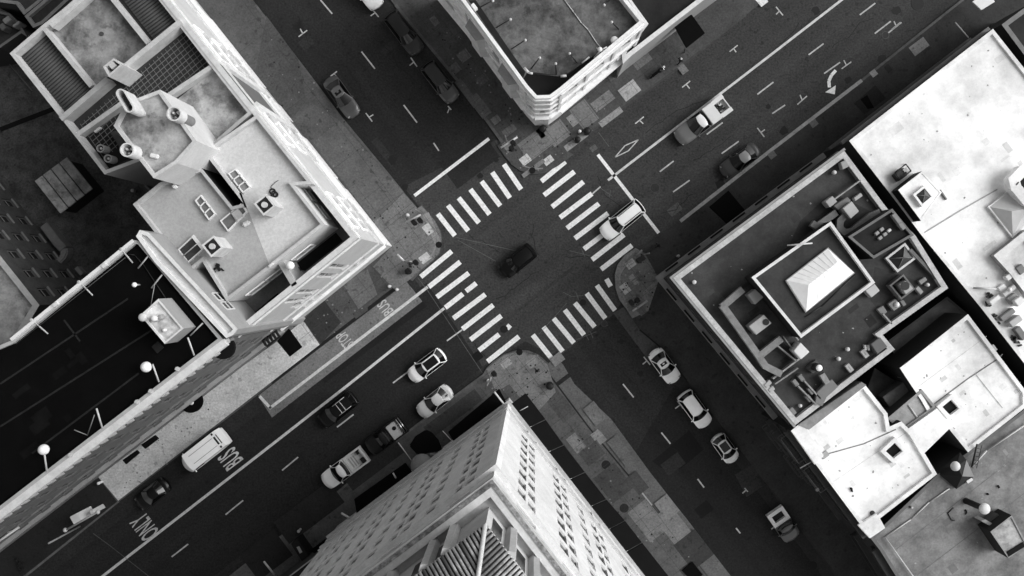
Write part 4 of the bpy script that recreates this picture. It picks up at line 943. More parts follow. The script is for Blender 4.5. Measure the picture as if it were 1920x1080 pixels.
def pyramid(label, pts, z, hgt, curb, glass, name='skylight', bars=True):
    t = thing(name, label, 'skylight', P(sum(p[0] for p in pts) / 4, sum(p[1] for p in pts) / 4, z)); o = px(pts, z + .4); m = MB(); ring(m, ccw(o), inset(o, .2), z, z + .4); m.build('curb', curb, t)
    i = inset(o, .2); c = Vector((sum(p[0] for p in i) / 4, sum(p[1] for p in i) / 4, z + .35 + hgt)); m = MB(); m.add([(*q, z + .35) for q in i] + [c], [[0, 1, 4], [1, 2, 4], [2, 3, 4], [3, 0, 4]]); m.build('glazing', glass, t)
    if bars:
        m = MB()
        for q in i: m.tube((*q, z + .36), c, .03)
        m.build('glazing_bar', plain('bar', 110), t)
    return t
pyramid('dark glass pyramid skylight in a white square curb', [(1697, 455), (1719, 484), (1683, 511), (1660, 484)], er, .5, CAP(205), mat('skylight_pane', 52, .25, var=.5, scale=1.4, grain=0, spec=.4))
# air handling equipment
def unit(label, pts, h, v=165, fan=None, z=None, cat='air handler', name='air_handler', side=None):
    z = er if z is None else z; t = thing(name, label, cat, P(sum(p[0] for p in pts) / len(pts), sum(p[1] for p in pts) / len(pts), z)); m = MB(); m.prism(px(pts, z + h), z, z + h); m.build('casing', plain('casing', v, .55), t, .04)
    if fan: c = P(fan[0], fan[1], z + h); m = MB(); m.cyl((c.x, c.y), fan[2] / 18 * .88, z + h + .003, z + h + .06, 20); m.build('fan_grille', DMETAL if v > 60 else plain('fan', 12), t)
    return t
unit('pale air handler with a dark round fan, lower left of the raised roof', [(1404, 612), (1432, 590), (1447, 606), (1418, 628)], 1.4, 170, (1436, 604, 6))
unit('pale square box tucked against the raised roof corner', [(1402, 553), (1416, 542), (1432, 557), (1416, 571)], 1.2, 150)
unit('white square box below the raised roof corner', [(1488, 658), (1501, 642), (1518, 660), (1502, 674)], 1.6, 215)
unit('pale air handler above the curved ducts', [(1580, 391), (1597, 377), (1611, 396), (1595, 410)], 1.5, 175)
unit('grey open box behind the pale air handler', [(1563, 386), (1589, 369), (1596, 376), (1572, 394)], 1.0, 110)
unit('small white box at the upper end of the left hand duct line', [(1547, 378), (1561, 367), (1570, 378), (1556, 389)], 1.1, 160)
unit('pale fan box with black fan near the right parapet', [(1686, 533), (1698, 526), (1713, 541), (1698, 552)], 1.3, 165, (1697, 536, 8))
unit('square white lid below the raised roof, lower right', [(1622, 545), (1640, 532), (1650, 545), (1634, 558)], .8, 185)
unit('worn square lid beside the notch in the parapet', [(1633, 645), (1650, 632), (1664, 650), (1645, 664)], .9, 95)
m = MB(); a_ = px([(1668, 535), (1694, 514), (1716, 542), (1690, 562)], er + .9); ring(m, ccw(a_), inset(a_, .15), er, er + .9); tag(m.build('screen_wall', CAP(110)), 'low pale screen round the black fan box', 'screen')
def duct(label, pts, w=.62, z=.7, v=125, name='duct'):
    m = MB(); zz = er + z
    for i, (a, b) in enumerate(zip(pts, pts[1:])):
        A, B = P(*a, zz), P(*b, zz); d = (B - A).normalized(); m.bar(A - d * .12, B + d * .12, w, .6 + .004 * (i % 2))
    return tag(m.build(name, mat('casing', v, .6, var=.25, scale=1.5, grain=.12), None), label, 'duct')
duct('long pale duct running down the left roof beside the parapet', [(1390, 544), (1355, 574), (1391, 624), (1420, 665), (1434, 686), (1462, 700)])
duct('short cross duct joining the long left duct', [(1422, 668), (1462, 636)])
duct('thin conduit running from the cross duct to the white box', [(1452, 644), (1490, 675)], .12, .5, 150)
duct('second thin conduit by the white box', [(1468, 632), (1490, 661)], .1, .5, 120)
duct('curved grey duct hooking round the air handler', [(1586, 402), (1574, 414), (1573, 427), (1582, 436), (1596, 434), (1632, 405), (1646, 399)], .6, .8, 100)
duct('pale duct trunk from the small white box to the raised roof', [(1565, 400), (1530, 425), (1523, 420)], .6, .6, 105)
duct('pale pipe pair running to the left parapet', [(1495, 674), (1450, 708)], .14, .5, 150); duct('lower pale pipe running to the left parapet', [(1493, 691), (1454, 718)], .12, .5, 130)
duct('thin pipe along the top of the roof equipment', [(1566, 372), (1610, 340)], .12, .6, 150)
duct('short pipe from the wide stack to the bottom parapet', [(1541, 703), (1549, 716)], .5, .5, 140)
for i, pts in enumerate(([(1432, 722), (1443, 712), (1448, 718), (1438, 728)], [(1440, 731), (1449, 723), (1454, 730), (1445, 736)])): unit(('upper' if i == 0 else 'lower') + ' pale box of the pair at the left parapet', pts, .7, 165)
for i, (x, y, l) in enumerate(((1492, 718, 'left of two slim roof units near the bottom parapet'), (1503, 709, 'right of two slim roof units near the bottom parapet'), (1517, 747, 'box at the end of the left slim pipe'), (1521, 733, 'box at the end of the right slim pipe'), (1487, 771, 'lone box nearest the bottom corner of the roof'))):
    unit(l, R(x, y, 14, 8, 52), .6, 125)
duct('left slim pipe near the bottom parapet', [(1497, 725), (1528, 757)], .13, .4, 140); duct('right slim pipe near the bottom parapet', [(1508, 715), (1535, 745)], .13, .4, 140)
unit('large pale plant base at the bottom parapet', [(1532, 735), (1552, 716), (1560, 711), (1572, 725), (1550, 745), (1542, 762), (1528, 756)], .7, 115)
for x, y, l in ((1593, 690, 'white framed hatch nearest the wide stack'), (1622, 663, 'white framed hatch beside the II shaped vent')): pyramid(l, R(x, y, 16, 9, 52), er, .02, CAP(170), plain('hatch', 90), 'roof_hatch', False)
t = thing('twin_vent', 'small white twin vent beside the parapet notch', 'vent', P(1626, 652, er))
for dx in (-3, 3): m = MB(); m.box((*P2((1626 + dx, 652), er + .4), er + .2), (.16, .5, .4), .1); m.build('fin', plain('vent', 225), t)
m = MB(); m.box((*P2((1626, 652), er + .4), er + .3), (.3, .12, .1), .1); m.build('bridge', plain('vent', 225), t)
for x, y, r, l in ((1302, 529, 4, 'white round vent alone in the left corner of the dark roof'), (1565, 323, 4, 'white round vent near the upper parapet corner'), (1590, 655, 4, 'upper of two round vents near the bottom parapet'), (1573, 673, 4, 'lower of two round vents near the bottom parapet'), (1501, 761, 3.4, 'round vent beside the lone box near the bottom corner'), (1740, 534, 3.6, 'round vent near the right corner of the roof')):
    m = MB(); c = P(x, y, er + .4); m.cyl((c.x, c.y), r / 18 * .7, er, er + .35, 16); m.dome((c.x, c.y), r / 18 * .9, er + .35, .14); tag(m.build('roof_vent', plain('vent', 200, .5)), l, 'vent', 'round roof vents')
t = thing('flue', 'wide white capped stack with a black rim', 'flue', P(1538, 692, er)); c = P(1536, 690, er + 1.6); m = MB(); m.cyl((c.x, c.y), .38, er, er + 1.5, 20); m.build('stack', plain('flue', 30), t); m = MB(); m.cyl((c.x, c.y), .40, er + 1.5, er + 1.6, 24); m.build('rim', plain('flue', 8), t); m = MB(); m.dome((c.x, c.y), .30, er + 1.6, .15); m.build('cap', plain('flue', 240), t)
unit('square plinth behind the white capped stack', [(1512, 690), (1530, 674), (1541, 686), (1524, 701)], .5, 75)
for pts, h, v, l in (([(1665, 570), (1679, 560), (1690, 574), (1676, 583)], .5, 125, 'square vent base with white dome near the right corner'), ([(1644, 580), (1656, 573), (1664, 585), (1654, 592)], .4, 120, 'pale square plate left of the domed vent base'), ([(1716, 541), (1722, 536), (1732, 547), (1726, 553)], .5, 145, 'small grey box beside the black fan box'), ([(1722, 527), (1735, 519), (1739, 525), (1727, 534)], .4, 130, 'flat pale box near the right parapet'), ([(1687, 565), (1694, 562), (1700, 571), (1694, 575)], .4, 115, 'tiny grey box right of the domed vent base'), ([(1576, 304), (1586, 300), (1592, 312), (1580, 318)], .8, 150, 'pale box at the upper corner inside the parapet'), ([(1601, 371), (1614, 361), (1618, 367), (1604, 377)], .6, 165, 'pale slim unit right of the air handler')):
    unit(l, pts, h, v)
m = MB(); c = P(1682, 571, er + .6); m.dome((c.x, c.y), .26, er + .5, .25); tag(m.build('vent_dome', plain('vent', 220)), 'white dome on the square vent base', 'vent')
duct('pipe from the pale plate to the parapet', [(1655, 590), (1668, 605)], .14, .3, 150)
rsheet(eb, [(1560, 420), (1575, 408), (1590, 440), (1580, 448)], er + .01, ROOF(14)); rsheet(eb, [(1500, 415), (1560, 360), (1640, 400), (1590, 440), (1556, 408), (1480, 460)], er + .007, ROOF(52)); rsheet(eb, [(1640, 500), (1700, 520), (1760, 540), (1668, 610), (1630, 560)], er + .007, ROOF(56))
duct('pale band inside the upper right parapet', [(1592, 312), (1648, 388)], .35, .2, 120)
duct('pale band inside the right parapet', [(1706, 470), (1768, 536)], .3, .2, 100); duct('pale band inside the lower right parapet', [(1768, 541), (1660, 617)], .35, .2, 105); duct('pale band inside the bottom parapet', [(1664, 655), (1560, 732)], .35, .2, 110)
# black canopy and shop front on the upper pavement
awning('square black awning on the pavement beside the pale kerb', [(1330, 388), (1366, 357), (1397, 394), (1365, 421)], 3.0, 8)
# ---- left building group: pale block with inner court, chimney tower and lower roofs
ZW = 17.5
wE, wN, wS = (Vector(P2(q, ZW)) for q in ((671, 446), (190, -160), (440, 632)))
wb_ = thing('courtyard_building', 'pale building on the left corner with parapets, courts and stained flat roofs', 'building', (wE.x, wE.y, 0))
wn = WALL(196); fc = [0]
dN = (wN - wE).normalized(); LN = (wN - wE).length
ops = []
u = 1.6
while u < LN - 8:
    for z in (5.4, 9.2, 13.4):
        for j in range(3): ops.append((u + j * 1.25, u + j * 1.25 + .8, z, z + 1.7))
    u += 9.2
def seg(u0, u1, m_, sc):
    o = [(a - u0, b - u0, c, d, *r) for a, b, c, d, *r in ops if a > u0 + .1 and b < u1 - .1] if sc else []
    facade(wb_, wE + dN * u0, wE + dN * u1, 0, ZW, o, m_, PANE, .10, FRAME, fc, .15)
WHT = plain('white_paint', 246, .6)
seg(0, 14.3, wn, True); seg(14.3, 18.7, WALL(104), False); seg(18.7, LN, wn, True)
LS = (wS - wE).length
ops = []
u = 2.2
while u < LS - 3:
    for z in (5.4, 9.2): ops.append((LS - u - 1.9, LS - u, z, z + 1.7, True))
    u += 5.6
ops = [o for o in ops if not (o[2] > 9 and 4 < o[0] < 10)] + [(4.4, 5.0, 9.4, 15.2), (5.7, 6.3, 9.4, 15.2), (8.0, 8.6, 9.4, 15.2), (9.3, 9.9, 9.4, 15.2)]
facade(wb_, wS, wE, 0, ZW, ops, WALL(190), PANE, .2, FRAME, fc, .15)
for a, b in ((wE, wN), (wS, wE)):
    for z, hh, pr, v in ((16.6, .2, .14, 215), (7.7, .15, .16, 205), (4.3, .3, .3, 232)): band(wb_, a, b, z, hh, pr, CAP(v), 'cornice')
for u in (14.3, 18.7):
    n = Vector((dN.y, -dN.x)); c = wE + dN * u
    q = MB(); q.prism([tuple(c + dN * x + n * y) for x, y in ((-.45, .01), (.45, .01), (.45, .3), (-.45, .3))], 4.92, 16.18); q.build('pilaster', CAP(215), wb_)
for u in (1.6, 10.8, 20.0):
    for z in (9.2, 13.4): surround(wb_, wE, wN, u - .12, u + 3.42, z - .1, z + 1.8, WHT, .2, .14)
    if u < 12 or u > 19: 
        for z in (6.2, 7.2): band(wb_, wE + dN * (u + 3.9), wE + dN * (min(u + 8.2, LN)), z, .3, .2, WHT, 'string_course')
n_ = Vector((dN.y, -dN.x))
for u0, u1 in ((0, 7.5), (9, 14.2), (16.5, 18.6), (21, 30)): q = MB(); q.prism([tuple(wE + dN * x + n_ * y) for x, y in ((u0, .004), (u1, .004), (u1, .07), (u0, .07))], .16, 2.6); q.build('white_plinth', WHT, wb_)
# inner face and top of the outer walls
nE = Vector((dN.y, -dN.x)); dS = (wS - wE).normalized(); nS = Vector((-dS.y, dS.x))
iE = wE - nE * .45 - nS * .45
q = MB()
for o_, e_, d_, n_, L_ in ((wE, iE, dN, nE, LN), (wE, iE, dS, nS, LS)):
    a = o_ + d_ * L_; b = e_ + d_ * L_
    q.quad((*o_, ZW), (*a, ZW), (*b, ZW), (*e_, ZW)); q.quad((*e_, ZW), (*b, ZW), (*b, 13.2), (*e_, 13.2))
q.build('parapet', CAP(200), wb_)
q = MB(); q.sheet([tuple(iE), tuple(iE + dN * 12), tuple(iE + dN * 12 + dS * 13.5), tuple(iE + dS * (LS - .5))], 13.4); q.build('terrace', ROOF(100), wb_)
q = MB(); q.bar((*P2((519, 474), ZW - .6), ZW - .3 - 2), (*P2((556, 535), ZW - .6), ZW - .3 - 2), .5, 4.6); q.build('partition_wall', CAP(170), wb_)
q = MB(); q.sheet(px([(548, 500), (630, 436), (643, 452), (572, 508)], 13.42), 13.42); q.sheet(px([(460, 600), (520, 550), (540, 560), (480, 612)], 13.42), 13.42); q.build('dark_terrace_sheet', ROOF(13), wb_)  # two near-black sheets laid on the terrace floor
MBW = 18.4
def wing(label, pts, zr, tone, ptone, z0=0, wtone=182, pw=.27, skip=(), ph=.55, rm=None, oe=None, name='roof_wing', cat='building wing'):
    return block(name, label, cat, pts, z0, zr, ph, pw, WALL(wtone), rm or mat('wall', tone, .95, var=.07, scale=.35, grain=.14), CAP(ptone), skip, None, oe)
eastp = [(482, 214), (587, 345), (552, 347), (609, 421), (504, 504), (456, 381), (391, 297), (402, 270)]
we, wep, wei = wing('brighter right half of the courtyard building roof', eastp, MBW - .5, 198, 190, skip=range(20), oe=[((504, 504), (456, 381))])
def walls_with(root, poly, h, specs, wm, z0, zt, shaft=(), seam=()):
    skipped = {find_edge(poly, a, b, h) for a, b in seam}; dark = {find_edge(poly, a, b, h) for a, b in shaft}; m = MB(); n = len(poly); idx = {find_edge(poly, a, b, h): o for a, b, o in specs}
    for i in range(n):
        a, b = poly[i], poly[(i + 1) % n]
        if i in skipped: continue
        if i in idx:
            L = (Vector(b) - Vector(a)).length; facade(root, a, b, z0, zt, [((u if u >= 0 else L + u), (u if u >= 0 else L + u) + w_, za, zb, pr) for u, w_, za, zb, pr in idx[i]], wm, PANE, .25, FRAME, None, .12)
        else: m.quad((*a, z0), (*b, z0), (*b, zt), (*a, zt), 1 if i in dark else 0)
    m.build('wall', [wm, mat('wall', 12, .95, var=.1, scale=1, grain=0)], root)  # slot walls near-black: shade of the narrow well put into their colour
zt_e = MBW + .05
walls_with(we, wep, zt_e, [((609, 421), (504, 504), [(1.5, 1.9, 14.2, 15.6, True)]), ((552, 347), (609, 421), [(1.0, 1.3, 14.2, 15.4, False), (3.0, 1.3, 14.2, 15.4, False)])], WALL(200), 0, zt_e, [((456, 381), (391, 297))], [((504, 504), (456, 381))])
westp = [(378, 315), (436, 387), (456, 382), (504, 504.5), (425, 565), (379, 490), (351, 513), (249, 383), (300, 342)]
ww, wwp, wwi = wing('greyer left half of the courtyard building roof', westp, MBW - .505, 164, 178, skip=range(20), ph=.555, oe=[((456, 382), (504, 504.5))])
walls_with(ww, wwp, zt_e - .02, [((504, 504.5), (425, 565), [(.9, 1.9, 14.2, 15.6, True), (3.0, 1.5, 14.2, 15.6, True)])], WALL(190), 0, MBW + .05, [((378, 315), (436, 387)), ((436, 387), (456, 382))], [((456, 382), (504, 504.5))])
for a_, b_, us_ in (((609, 421), (504, 504), ((1.5, 1.9),)), ((552, 347), (609, 421), ((1.0, 1.3), (3.0, 1.3)))):
    e = find_edge(wep, a_, b_, zt_e)
    for u_, w_ in us_: surround(we, wep[e], wep[(e + 1) % len(wep)], u_, u_ + w_, 14.2, 15.6, WHT, .14, .10)
e = find_edge(wwp, (504, 504.5), (425, 565), zt_e)
for u_, w_ in ((.9, 1.9), (3.0, 1.5)): surround(ww, wwp[e], wwp[(e + 1) % len(wwp)], u_, u_ + w_, 14.2, 15.6, WHT, .14, .10)
# covers over the hidden seam between the two halves
q = MB(); q.sheet(px([(452, 380), (462, 378), (508, 500), (500, 510)], MBW + .06), MBW + .06)
# chimney tower
hexp = [(300, 168), (369, 265), (332, 306), (288, 334), (259, 297), (213, 236), (229, 205), (250, 187)]
ht, htp, hti = block('chimney_tower', 'raised many sided roof tower with stained top and three round chimneys', 'roof tower', hexp, 14, 22.6, .35, .27, WALL(198), mat('stained', 158, .95, var=.3, scale=.9, grain=.14), CAP(192))
def chimney(label, top, base, r, z1, z0, v=205, pots=3):
    c = P(*top, z1); t = thing('chimney', label, 'chimney', (c.x, c.y, z0 - 2)); m = MB(); n = 24; m.cyl((c.x, c.y), r * .72, z0 - 2, z0, 20); m.build('shade_support', CAP(120), t); m = MB()  # added slim support, toned darker to read as shade below the shaft
    o = [(c.x + r * math.cos(a * math.tau / n), c.y + r * math.sin(a * math.tau / n)) for a in range(n)]; i = [(c.x + (r - .10) * math.cos(a * math.tau / n), c.y + (r - .10) * math.sin(a * math.tau / n)) for a in range(n)]
    m.cyl((c.x, c.y), r, z0, z1, 24, cap=False); ring(m, o, i, z1 - 1.2, z1, outer_side=False); m.build('shaft', CAP(v), t)
    m = MB(); m.cyl((c.x, c.y), r - .12, z1 - 1.25, z1 - 1.2, 24); m.build('flue_bed', ROOF(50), t)
    for k in range(pots):
        a = k * math.tau / pots + .5; m = MB(); m.cyl((c.x + r * .42 * math.cos(a), c.y + r * .42 * math.sin(a)), r * .2, z1 - 1.2, z1 - .4, 12); m.dome((c.x + r * .42 * math.cos(a), c.y + r * .42 * math.sin(a)), r * .2, z1 - .4, .15); m.build('flue_pot', CAP(215 - 30 * k), t)
    return t
chimney('round chimney with three pots on the right edge of the chimney tower', (326, 213), (365, 228), .56, 24.7, 23.5)
chimney('round chimney with pale pot on the left edge of the chimney tower', (238, 281), (265, 290), .54, 24.6, 23.2, 205)
c0, c1 = P(226, 175, 24.9), P(242, 202, 24.9); d_ = (c1 - c0); d_.z = 0; d_.normalize(); s_ = Vector((-d_.y, d_.x, 0)); r_ = .36
ov = [c0 - d_ * r_ * math.cos(a) + s_ * r_ * math.sin(a) for a in [(-1 + 2 * i / 8) * math.pi / 2 for i in range(9)]] + [c1 + d_ * r_ * math.cos(a) - s_ * r_ * math.sin(a) for a in [(-1 + 2 * i / 8) * math.pi / 2 for i in range(9)]]
op = ccw([(v.x, v.y) for v in ov]); oi = inset(op, .1); t = thing('chimney', 'long oval chimney at the top of the chimney tower', 'chimney', ((c0.x + c1.x) / 2, (c0.y + c1.y) / 2, 22)); m = MB(); m.prism(inset(op, .12), 21.5, 23.1); m.prism(op, 23.1, 24.9, 0, False, False); ring(m, op, oi, 23.9, 24.9, outer_side=False); m.build('shaft', CAP(200), t)
m = MB(); m.sheet(inset(op, .09), 23.92); m.build('flue_bed', ROOF(60), t)
for k in range(4): c = c0 + (c1 - c0) * (.05 + .2 * k); m = MB(); m.cyl((c.x, c.y), .15, 23.93, 24.4, 10); m.build('flue_pot', plain('pot', 40), t)
solid('roof_hatch', 'white slab at the bottom of the chimney tower roof', 'hatch', R(288, 292, 15, 8, 12), 22.95, 22.6, plain('hatch', 215), .05)
# plateau of lower roofs
ZP = 16.4
plat, plp, pli = block('low_roof_wing', 'lower rear roofs of ribbed, tiled and stained squares behind the chimney tower', 'building wing', [(18, 100), (82, 45), (165, -20), (274, -40), (306, 0), (341, 44), (405, 126), (473, 212), (400, 275), (330, 300), (262, 302), (196, 327), (146, 262)], 0, ZP, 1.05, .30, WALL(150), mat('roofing', 52, .95, var=.12, scale=.8, grain=.14), CAP(182))
def psheet(pts, m_, z=ZP + .012, name='roof_panel'): return rsheet(plat, pts, z, m_, name)
psheet([(97, 55), (200, -25), (278, 85), (178, 163)], mat('stained', 132, .95, var=.3, scale=.9, grain=.14)); psheet([(328, 190), (402, 130), (466, 210), (395, 270), (355, 262)], mat('stained', 165, .95, var=.3, scale=.9, grain=.14), ZP + .016)
def pwall(a, b, w_=.36, h_=.95, v=182): q = MB(); q.bar(P(*a, ZP + h_ / 2), P(*b, ZP + h_ / 2), w_, h_); q.build('parapet_wall', CAP(v), plat)
pwall((85, 52), (176, 164)); pwall((205, -12), (282, 84)); pwall((122, 226), (208, 152), .42, 1.4, 165); pwall((224, 142), (345, 44), .42, 1.4); pwall((150, 254), (252, 182)); pwall((318, 182), (402, 126)); pwall((100, 50), (180, -20), .6, 1.0, 185)
def ribs(a, b, c, n, v, r=.10, name='roof_rib'):
    m = MB()
    for i in range(n):
        t = (i + .5) / n; p = (a[0] + (b[0] - a[0]) * t, a[1] + (b[1] - a[1]) * t); q = (p[0] + c[0], p[1] + c[1]); m.tube(P(*p, ZP + .05), P(*q, ZP + .05), r, 6)
    m.build(name, plain('rib', v, .8), plat)
ribs((84, 62), (172, 168), (-50, 44), 22, 84, .13); ribs((222, -12), (290, 76), (50, -37), 18, 92, .13)
m = MB()
for i in range(27):
    t = i / 26; a = (150 + (348 - 150) * t, 232 + (60 - 232) * t); m.bar(P(*a, ZP + .06), P(a[0] + 46, a[1] + 66, ZP + .06), .04, .05)
for i in range(9): t = (i + .5) / 9; a = (150 + 46 * t, 232 + 66 * t); m.bar(P(*a, ZP + .07), P(a[0] + 200, a[1] - 172, ZP + .07), .05, .05)
m.build('roof_grid', plain('grid', 104, .8), plat)
psheet([(158, 264), (236, 212), (262, 288), (198, 318)], ROOF(30), ZP + .02)
t = thing('chimney_stack', 'square stepped stack rising from the wall between the rear roofs', 'chimney', P(225, 130, ZP)); m = MB(); zt_ = ZP + 3.6; pp4 = px([(193, 125), (213, 109), (230, 121), (204, 144)], zt_); ring(m, ccw(pp4), inset(pp4, .14), ZP, zt_); m.build('shaft', CAP(190), t)
m = MB(); m.sheet(inset(pp4, .12), zt_ - .7); m.build('flue_bed', ROOF(100), t); m = MB(); m.prism(px(R(209, 121, 11, 11, -39), zt_), zt_ - .6, zt_ - .1); m.build('flue_cap', CAP(190), t)
for x, y, l in ((188, 278, 'upper of two ringed vents in the dark roof pit'), (202, 297, 'lower of two ringed vents in the dark roof pit')):
    t = thing('vent_pipe', l, 'vent', P(x, y, ZP)); c = P(x, y, ZP + 1.1); m = MB(); n = 18; o = [(c.x + .34 * math.cos(a * math.tau / n), c.y + .34 * math.sin(a * math.tau / n)) for a in range(n)]; ring(m, o, inset(o, .09), ZP, ZP + 1.1); m.build('pipe', plain('vent', 150), t); m = MB(); m.dome(c, .13, ZP + .9, .15); m.cyl((c.x, c.y), .13, ZP, ZP + .9, 10); m.build('core', plain('vent', 185), t)
solid('plant_box', 'dark boxed plant beside the chimney tower in the roof pit', 'plant', [(206, 249), (216, 244), (240, 276), (228, 283)], ZP + .6, ZP, ROOF(62), .04)
solid('roof_drain', 'small round drain in the stained rear roof', 'drain', [(190 + 4 * math.cos(a * .785), 63 + 4 * math.sin(a * .785)) for a in range(8)], ZP + .12, ZP, plain('drain', 70), 0)
solid('wall_lamp', 'white lamp box on the wall of the dark roof pit', 'lamp', R(182, 243, 14, 4), ZP + .7, ZP + .4, plain('lamp', 200), .02)
# skylights and stacks on the pale roof
zr = MBW - .5
def framed(label, pts, n, z, v=70, name='skylight', wide=0, shaded=True):
    t = thing(name, label, 'skylight', P(sum(p[0] for p in pts) / 4, sum(p[1] for p in pts) / 4, z)); o = ccw(px(pts, z + .35)); i = inset(o, .09); m = MB(); ring(m, o, i, z, z + .35); 
    a, b, c, d = [Vector((*P2(p, z + .35), z + .32)) for p in pts]
    for k in range(1, n): m.bar(a.lerp(b, k / n), d.lerp(c, k / n), .10, .06)
    if wide: m.bar(b + Vector((0, 0, .03)), c + Vector((0, 0, .03)), .26, .1)
    m.build('frame', plain('frame', 225, .5), t); m = MB(); m.sheet(i, z + .22); m.build('glazing', mat('skylight_pane', v, .25, var=.35, scale=1.6, grain=0, spec=.4), t); return t
framed('white framed three pane skylight on the brighter roof half', [(441, 316), (470, 351), (455, 362), (427, 325)], 3, zr, 125)
t_ = framed('white framed three pane skylight on the greyer roof half', [(376, 365), (404, 401), (391, 413), (365, 376)], 3, zr, 105)
framed('two pane skylight with dark glass near the notch of the greyer roof', [(333, 468), (361, 442), (381, 467), (352, 493)][0:4], 1, zr, 62, wide=1)
cable('white glazing bar across the dark two pane skylight', [(343, 480), (371, 456)], zr + .36, .05, METAL, 'glazing bar', 'glazing_bar')
def stack(label, top, h, r=.62):
    z1 = zr + h; c = P(*top, z1); a = math.atan2(-dN.y, -dN.x); t = thing('chimney_stack', label, 'chimney', (c.x, c.y, zr)); m = MB()
    def sq(q): return [(c.x + u_ * math.cos(a) - v_ * math.sin(a), c.y + u_ * math.sin(a) + v_ * math.cos(a)) for u_, v_ in ((-q, -q), (q, -q), (q, q), (-q, q))]
    m.prism(sq(r - .04), zr, z1 - .12); m.build('shaft', CAP(196), t); m = MB(); ring(m, sq(r), sq(r - .13), z1 - .12, z1); m.build('rim', CAP(205), t)
    m = MB(); m.sheet(sq(r - .12), z1 - .1); m.build('flue_bed', plain('flue', 40), t); m = MB(); m.cyl((c.x, c.y), .24, z1 - .1, z1 + .12, 16); m.build('flue_pot', CAP(190), t)
stack('square chimney with round pot on the greyer roof half', (398, 462), 2.6); stack('square chimney with round pot on the brighter roof half', (496, 384), 2.6)
framed('worn double skylight bed at the end of the black slot', [(412, 414), (452, 381), (463, 397), (427, 434)], 2, zr, 110)
m = MB(); m.prism(px(R(444, 402, 15, 17), zr + .5), zr + .2, zr + .5); tag(m.build('square_lid', CAP(180), None, .03), 'pale square lid on the worn skylight bed', 'lid')
solid('roof_box', 'white rounded box beside the worn skylight bed', 'box', R(460, 419, 15, 8, -25), zr + .5, zr, plain('box', 215), .12)
solid('roof_lamp', 'small white lamp at the foot of the chimney tower', 'lamp', R(325, 349, 8, 7, 10), zr + .6, zr, plain('lamp', 225), .1)
solid('roof_lamp', 'small white lamp on the edge of the greyer roof above the window', 'lamp', R(507, 497, 9, 4), zr + .85, zr + .5, plain('lamp', 215), .03)
def tangle(label, x, y, n, s, seed, z):
    rr = random.Random(seed); m = MB(); p = Vector((x, y))
    for k in range(n):
        q = p + Vector((rr.uniform(-s, s), rr.uniform(-s, s))); m.tube(P(p.x, p.y, z + .08), P(q.x, q.y, z + .08), rr.uniform(.03, .10)); p = q if rr.random() > .4 else Vector((x, y)) + Vector((rr.uniform(-s, s) * .5, rr.uniform(-s, s) * .7))
    return tag(m.build('cable_tangle', plain('cable', 22, .8)), label, 'cables')
tangle('black tangle of cable on the greyer roof below the chimney', 410, 502, 16, 7, 4, zr)
m = MB(); n = 16
for cx, cy, rad in ((514, 364, .24), (517, 365, .18), (511, 359, .22)):
    c = P(cx, cy, zr + .1); pts = [c + Vector((rad * math.cos(a * math.tau / n), rad * math.sin(a * math.tau / n), 0)) for a in range(n)]
    for a in range(n): m.tube(pts[a], pts[(a + 1) % n], .06, 6)
for a, b in (((510, 356), (508, 350)), ((508, 350), (516, 342)), ((516, 342), (522, 338))): m.tube(P(*a, zr + .06), P(*b, zr + .06), .025)
tag(m.build('hose_coil', plain('hose', 30, .8)), 'coiled dark hose beside the chimney on the brighter roof', 'hose')
def globe(label, x, y, z, r, bx, by, bz, name='globe_lamp'): return pole(label, [(bx, by, bz), (x, y, z)], .07, name=name, cat='lamp', ball=r, group='white globe lamps')
globe('large white globe lamp on the court partition of the left building', 544, 498, ZW + .6, .36, 552, 506, 15)
t_ = thing('planter', 'dark planter clump in the court beside the globe lamp', 'planter', P(560, 512, 13.45)); m = MB(); m.prism(px(R(556, 505, 9, 12), 14), 13.45, 14.0); m.build('tub', plain('tub', 30), t_)
# rear wall band facing the black roof, with window
sp, spp, spi = block('party_wall', 'long pale moulded wall between the court and the black roof', 'wall', [(262, 431), (279, 436), (446, 617), (437, 628), (424, 634), (290, 492), (255, 443)], 0, 20.5, .35, .3, WALL(150), CAP(205), CAP(215))
t = thing('window', 'white framed window on the inner face of the long pale wall', 'window', P(404, 590, 18)); e = find_edge(spp, (279, 436), (446, 617), 20.85); a_, b_ = Vector(spp[e]), Vector(spp[(e + 1) % len(spp)]); d_ = (b_ - a_).normalized(); n_ = Vector((d_.y, -d_.x)); Lw = (b_ - a_).length
near = min((.0, 1.0), key=lambda q: ((a_ + d_ * Lw * q) - Vector(P2((446, 617), 20.85))).length); u0 = 2.0 if near == 0 else Lw - 4.0
for k in range(2):
    m = MB(); 
    for x0_, x1_, z0_, z1_ in ((0, .9, 17.6, 17.7), (0, .9, 19.4, 19.5), (0, .1, 17.7, 19.4), (.8, .9, 17.7, 19.4), (.1, .8, 18.5, 18.58)): m.prism([tuple(a_ + d_ * (u0 + k + x) + n_ * y) for x, y in ((x0_, .004), (x1_, .004), (x1_, .08), (x0_, .08))], z0_, z1_)
    f = m.build('frame', FRAME, t); m = MB(); m.quad(*[(*(a_ + d_ * (u0 + k + x) + n_ * .02), z) for x, z in ((.05, 17.65), (.85, 17.65), (.85, 19.45), (.05, 19.45))]); m.build('pane', PANE, f)
